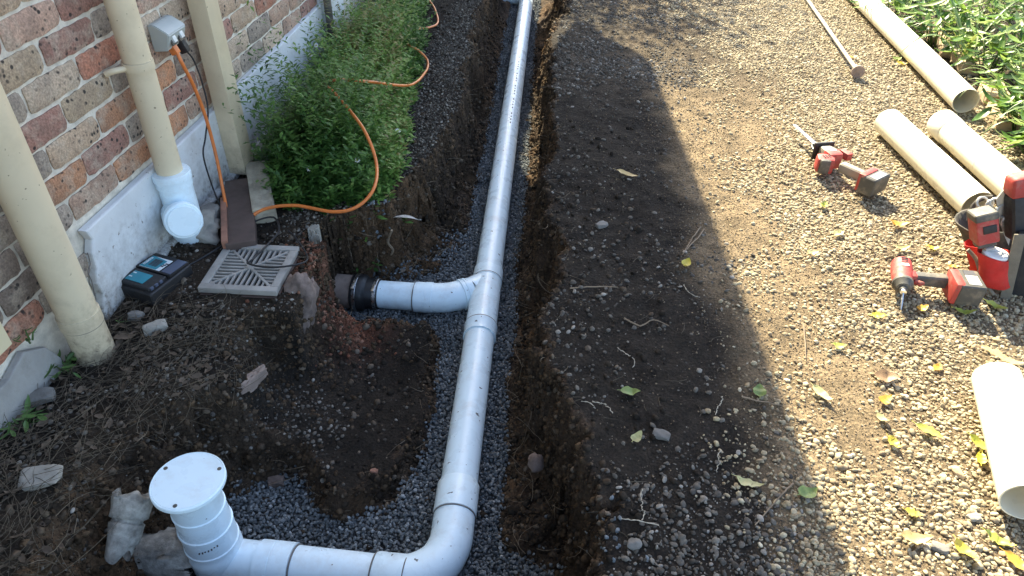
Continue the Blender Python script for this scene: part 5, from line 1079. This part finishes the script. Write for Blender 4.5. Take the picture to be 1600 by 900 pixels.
PL = [((3.60, 3.55), 26, .24, .26, 'leafy plant beside far end of the long white pipe'), ((3.72, 3.05), 26, .22, .26, 'leafy plant behind the upper sandstone edging stones'), ((3.86, 2.62), 28, .24, .30, 'leafy plant behind the middle of the sandstone edging'), ((3.90, 2.20), 28, .22, .30, 'leafy plant behind the open mouth of long pipe'), ((3.72, 1.80), 26, .18, .24, 'leafy plant nearest the mouth of long pipe'), ((3.66, 1.48), 22, .15, .22, 'leafy plant beside the socketed white pipe'), ((4.05, 3.35), 26, .26, .36, 'taller leafy plant in the second row near top edge'), ((4.22, 2.85), 26, .26, .38, 'taller leafy plant at right edge, second row'), ((3.85, 4.05), 24, .28, .30, 'leafy plant at the top edge beyond the long pipe'), ((4.35, 3.75), 22, .28, .40, 'leafy plant in the top right corner'), ((3.98, 1.95), 20, .18, .28, 'leafy plant at right edge above the tool bag'), ((3.70, 1.22), 18, .13, .20, 'leafy plant at right edge nearest the tool bag'), ((3.84, 1.52), 22, .16, .26, 'leafy plant at right edge behind the socketed pipe')]
for (x_, y_), n, sp_, h_, lb in PL: plant((x_-.10, y_, hz(x_, y_)), int(n*3.4), sp_*1.15, h_*1.15, (.07, .17), lb)
for (x_, y_), n, lb, hs in (((3.68, 2.02), 18, 'strappy grass clump leaning over the long pipe near its mouth', .1), ((3.66, 2.75), 18, 'strappy grass clump among leaves beside the middle of long pipe', .1), ((3.78, 3.4), 18, 'strappy grass clump beside far part of the long pipe', .1), ((3.80, 1.66), 20, 'strappy grass clump with long arching yellow-green blades over pipe mouth', .1), ((4.10, 2.35), 18, 'strappy grass clump arching at the right edge', .1), ((4.15, 3.15), 16, 'tall strappy clump near the top right corner', .2)):
    t = thing('strap_plant', lb, 'plant', (x_, y_, hz(x_, y_)), 'strappy plants along the right edge')
    for i in range(n):
        o = bpy.data.objects.new('blade', random.choice(BL)); C.objects.link(o); o.parent = t; o.location = (random.uniform(-.03, .03), random.uniform(-.03, .03), 0)
        o.rotation_euler = (random.uniform(-.2, .2), random.uniform(-.5, .2), 2*math.pi*i/n+random.uniform(-.3, .3)); s_ = random.uniform(.75, 1.25); o.scale = (s_, s_, s_)
plant((0.040,-0.422,0.000), 24, .055, .05, (.025, .05), 'low green weed at the foot of the thick downpipe', 'weed', LMW, 'weed', 'small weeds by the left wall')
plant((0.051,-0.642,0.000), 22, .06, .05, (.03, .055), 'light green weed at the left edge below grey render', 'weed', LMW, 'weed', 'small weeds by the left wall')
plant((0.030,-0.479,0.176), 9, .03, .03, (.015, .03), 'tiny green sprout growing from crack in left brickwork', 'weed', LMW, 'weed', 'small weeds by the left wall')
plant((0.081,-0.204,-0.000), 6, .02, .025, (.015, .03), 'tiny pale sprout between the downpipe foot and stones', 'weed', LMW, 'weed', 'small weeds by the left wall')
for i, (p_, s_, lb) in enumerate([((3.584,3.258,0.000), (.10, .06, .05), 'farthest sandstone edging rock behind the long pipe'), ((3.583,2.978,0.000), (.10, .07, .045), 'second sandstone edging rock behind the long pipe'), ((3.604,2.727,0.000), (.11, .07, .05), 'third sandstone edging rock behind the long pipe'), ((3.566,2.239,0.000), (.09, .07, .05), 'sandstone edging rock beside the long pipe mouth'), ((3.505,1.924,0.000), (.09, .07, .05), 'nearest sandstone edging rock below the long pipe mouth')]):
    bm = add_beam(bmesh.new(), (p_[0]+.06, p_[1]-s_[0]*1.3, .0), (p_[0]+.08+.02*(i % 2), p_[1]+s_[0]*1.3, .005), s_[1]*1.9, .07+.01*(i % 3), s_[1]*1.6, .075, bevel=.008); bmesh.ops.subdivide_edges(bm, edges=bm.edges[:], cuts=4, use_grid_fill=True)
    for v_ in bm.verts: v_.co += mnoise.noise_vector(v_.co*11)*.018+mnoise.noise_vector(v_.co*40)*.006
    tag(obj('edging_rock', bm, M['sandstone'], None, True, 50), lb, 'stone', 'sandstone edging')

# ------------------------------------------------------------------ tree beyond the frame that shades the far driveway
t = thing('tree', 'leafy tree beyond the far end of the driveway, above the frame', 'tree', (.4, 7.95, 0))
bm = bmesh.new(); add_tube(bm, smooth_path([(.4, 7.95, -.1), (.38, 7.95, 1.0), (.45, 7.9, 2.2), (.4, 7.9, 3.4)], 4), [.13-.007*i for i in range(13)], 12)
for k in range(7):
    a_ = k*.9; add_tube(bm, smooth_path([(.43, 7.9, 2.0+.18*k), (.4+.4*math.cos(a_), 7.9+.4*math.sin(a_), 2.6+.15*k), (.4+.9*math.cos(a_), 7.9+.9*math.sin(a_), 2.9+.12*k)], 3), [.05-.006*i for i in range(7)], 7)
obj('trunk', bm, M['bark'], t, True)
rr = np.random.default_rng(9); Vs, Fs, lv = [], [], []; k0 = 0
for c in range(46):
    a_ = rr.uniform(0, 6.28); el_ = rr.uniform(-.5, 1.3); r_ = rr.uniform(.3, 1.05); cx, cy, cz = .4+r_*math.cos(a_)*math.cos(el_), 7.95+r_*math.sin(a_)*math.cos(el_), 3.3+r_*.75*math.sin(el_); tn_ = rr.random()
    for k in range(60):
        p_ = np.array((cx, cy, cz))+rr.normal(0, .19, 3); d0 = rr.normal(0, 1, 3); d0 /= np.linalg.norm(d0); d1 = np.cross(d0, rr.normal(0, 1, 3)); d1 /= np.linalg.norm(d1); L_ = rr.uniform(.05, .11)
        Vs += [p_, p_+d0*L_*.5+d1*L_*.22, p_+d0*L_, p_+d0*L_*.5-d1*L_*.22]; Fs.append((k0, k0+1, k0+2, k0+3)); k0 += 4; lv += [np.clip(tn_+rr.normal(0, .15), 0, 1)]*4
cr = npmesh('crown', Vs, Fs, M['crown'], t); at_ = cr.data.attributes.new('lv', 'FLOAT', 'POINT'); at_.data.foreach_set('value', np.array(lv, np.float32)[:len(cr.data.vertices)])
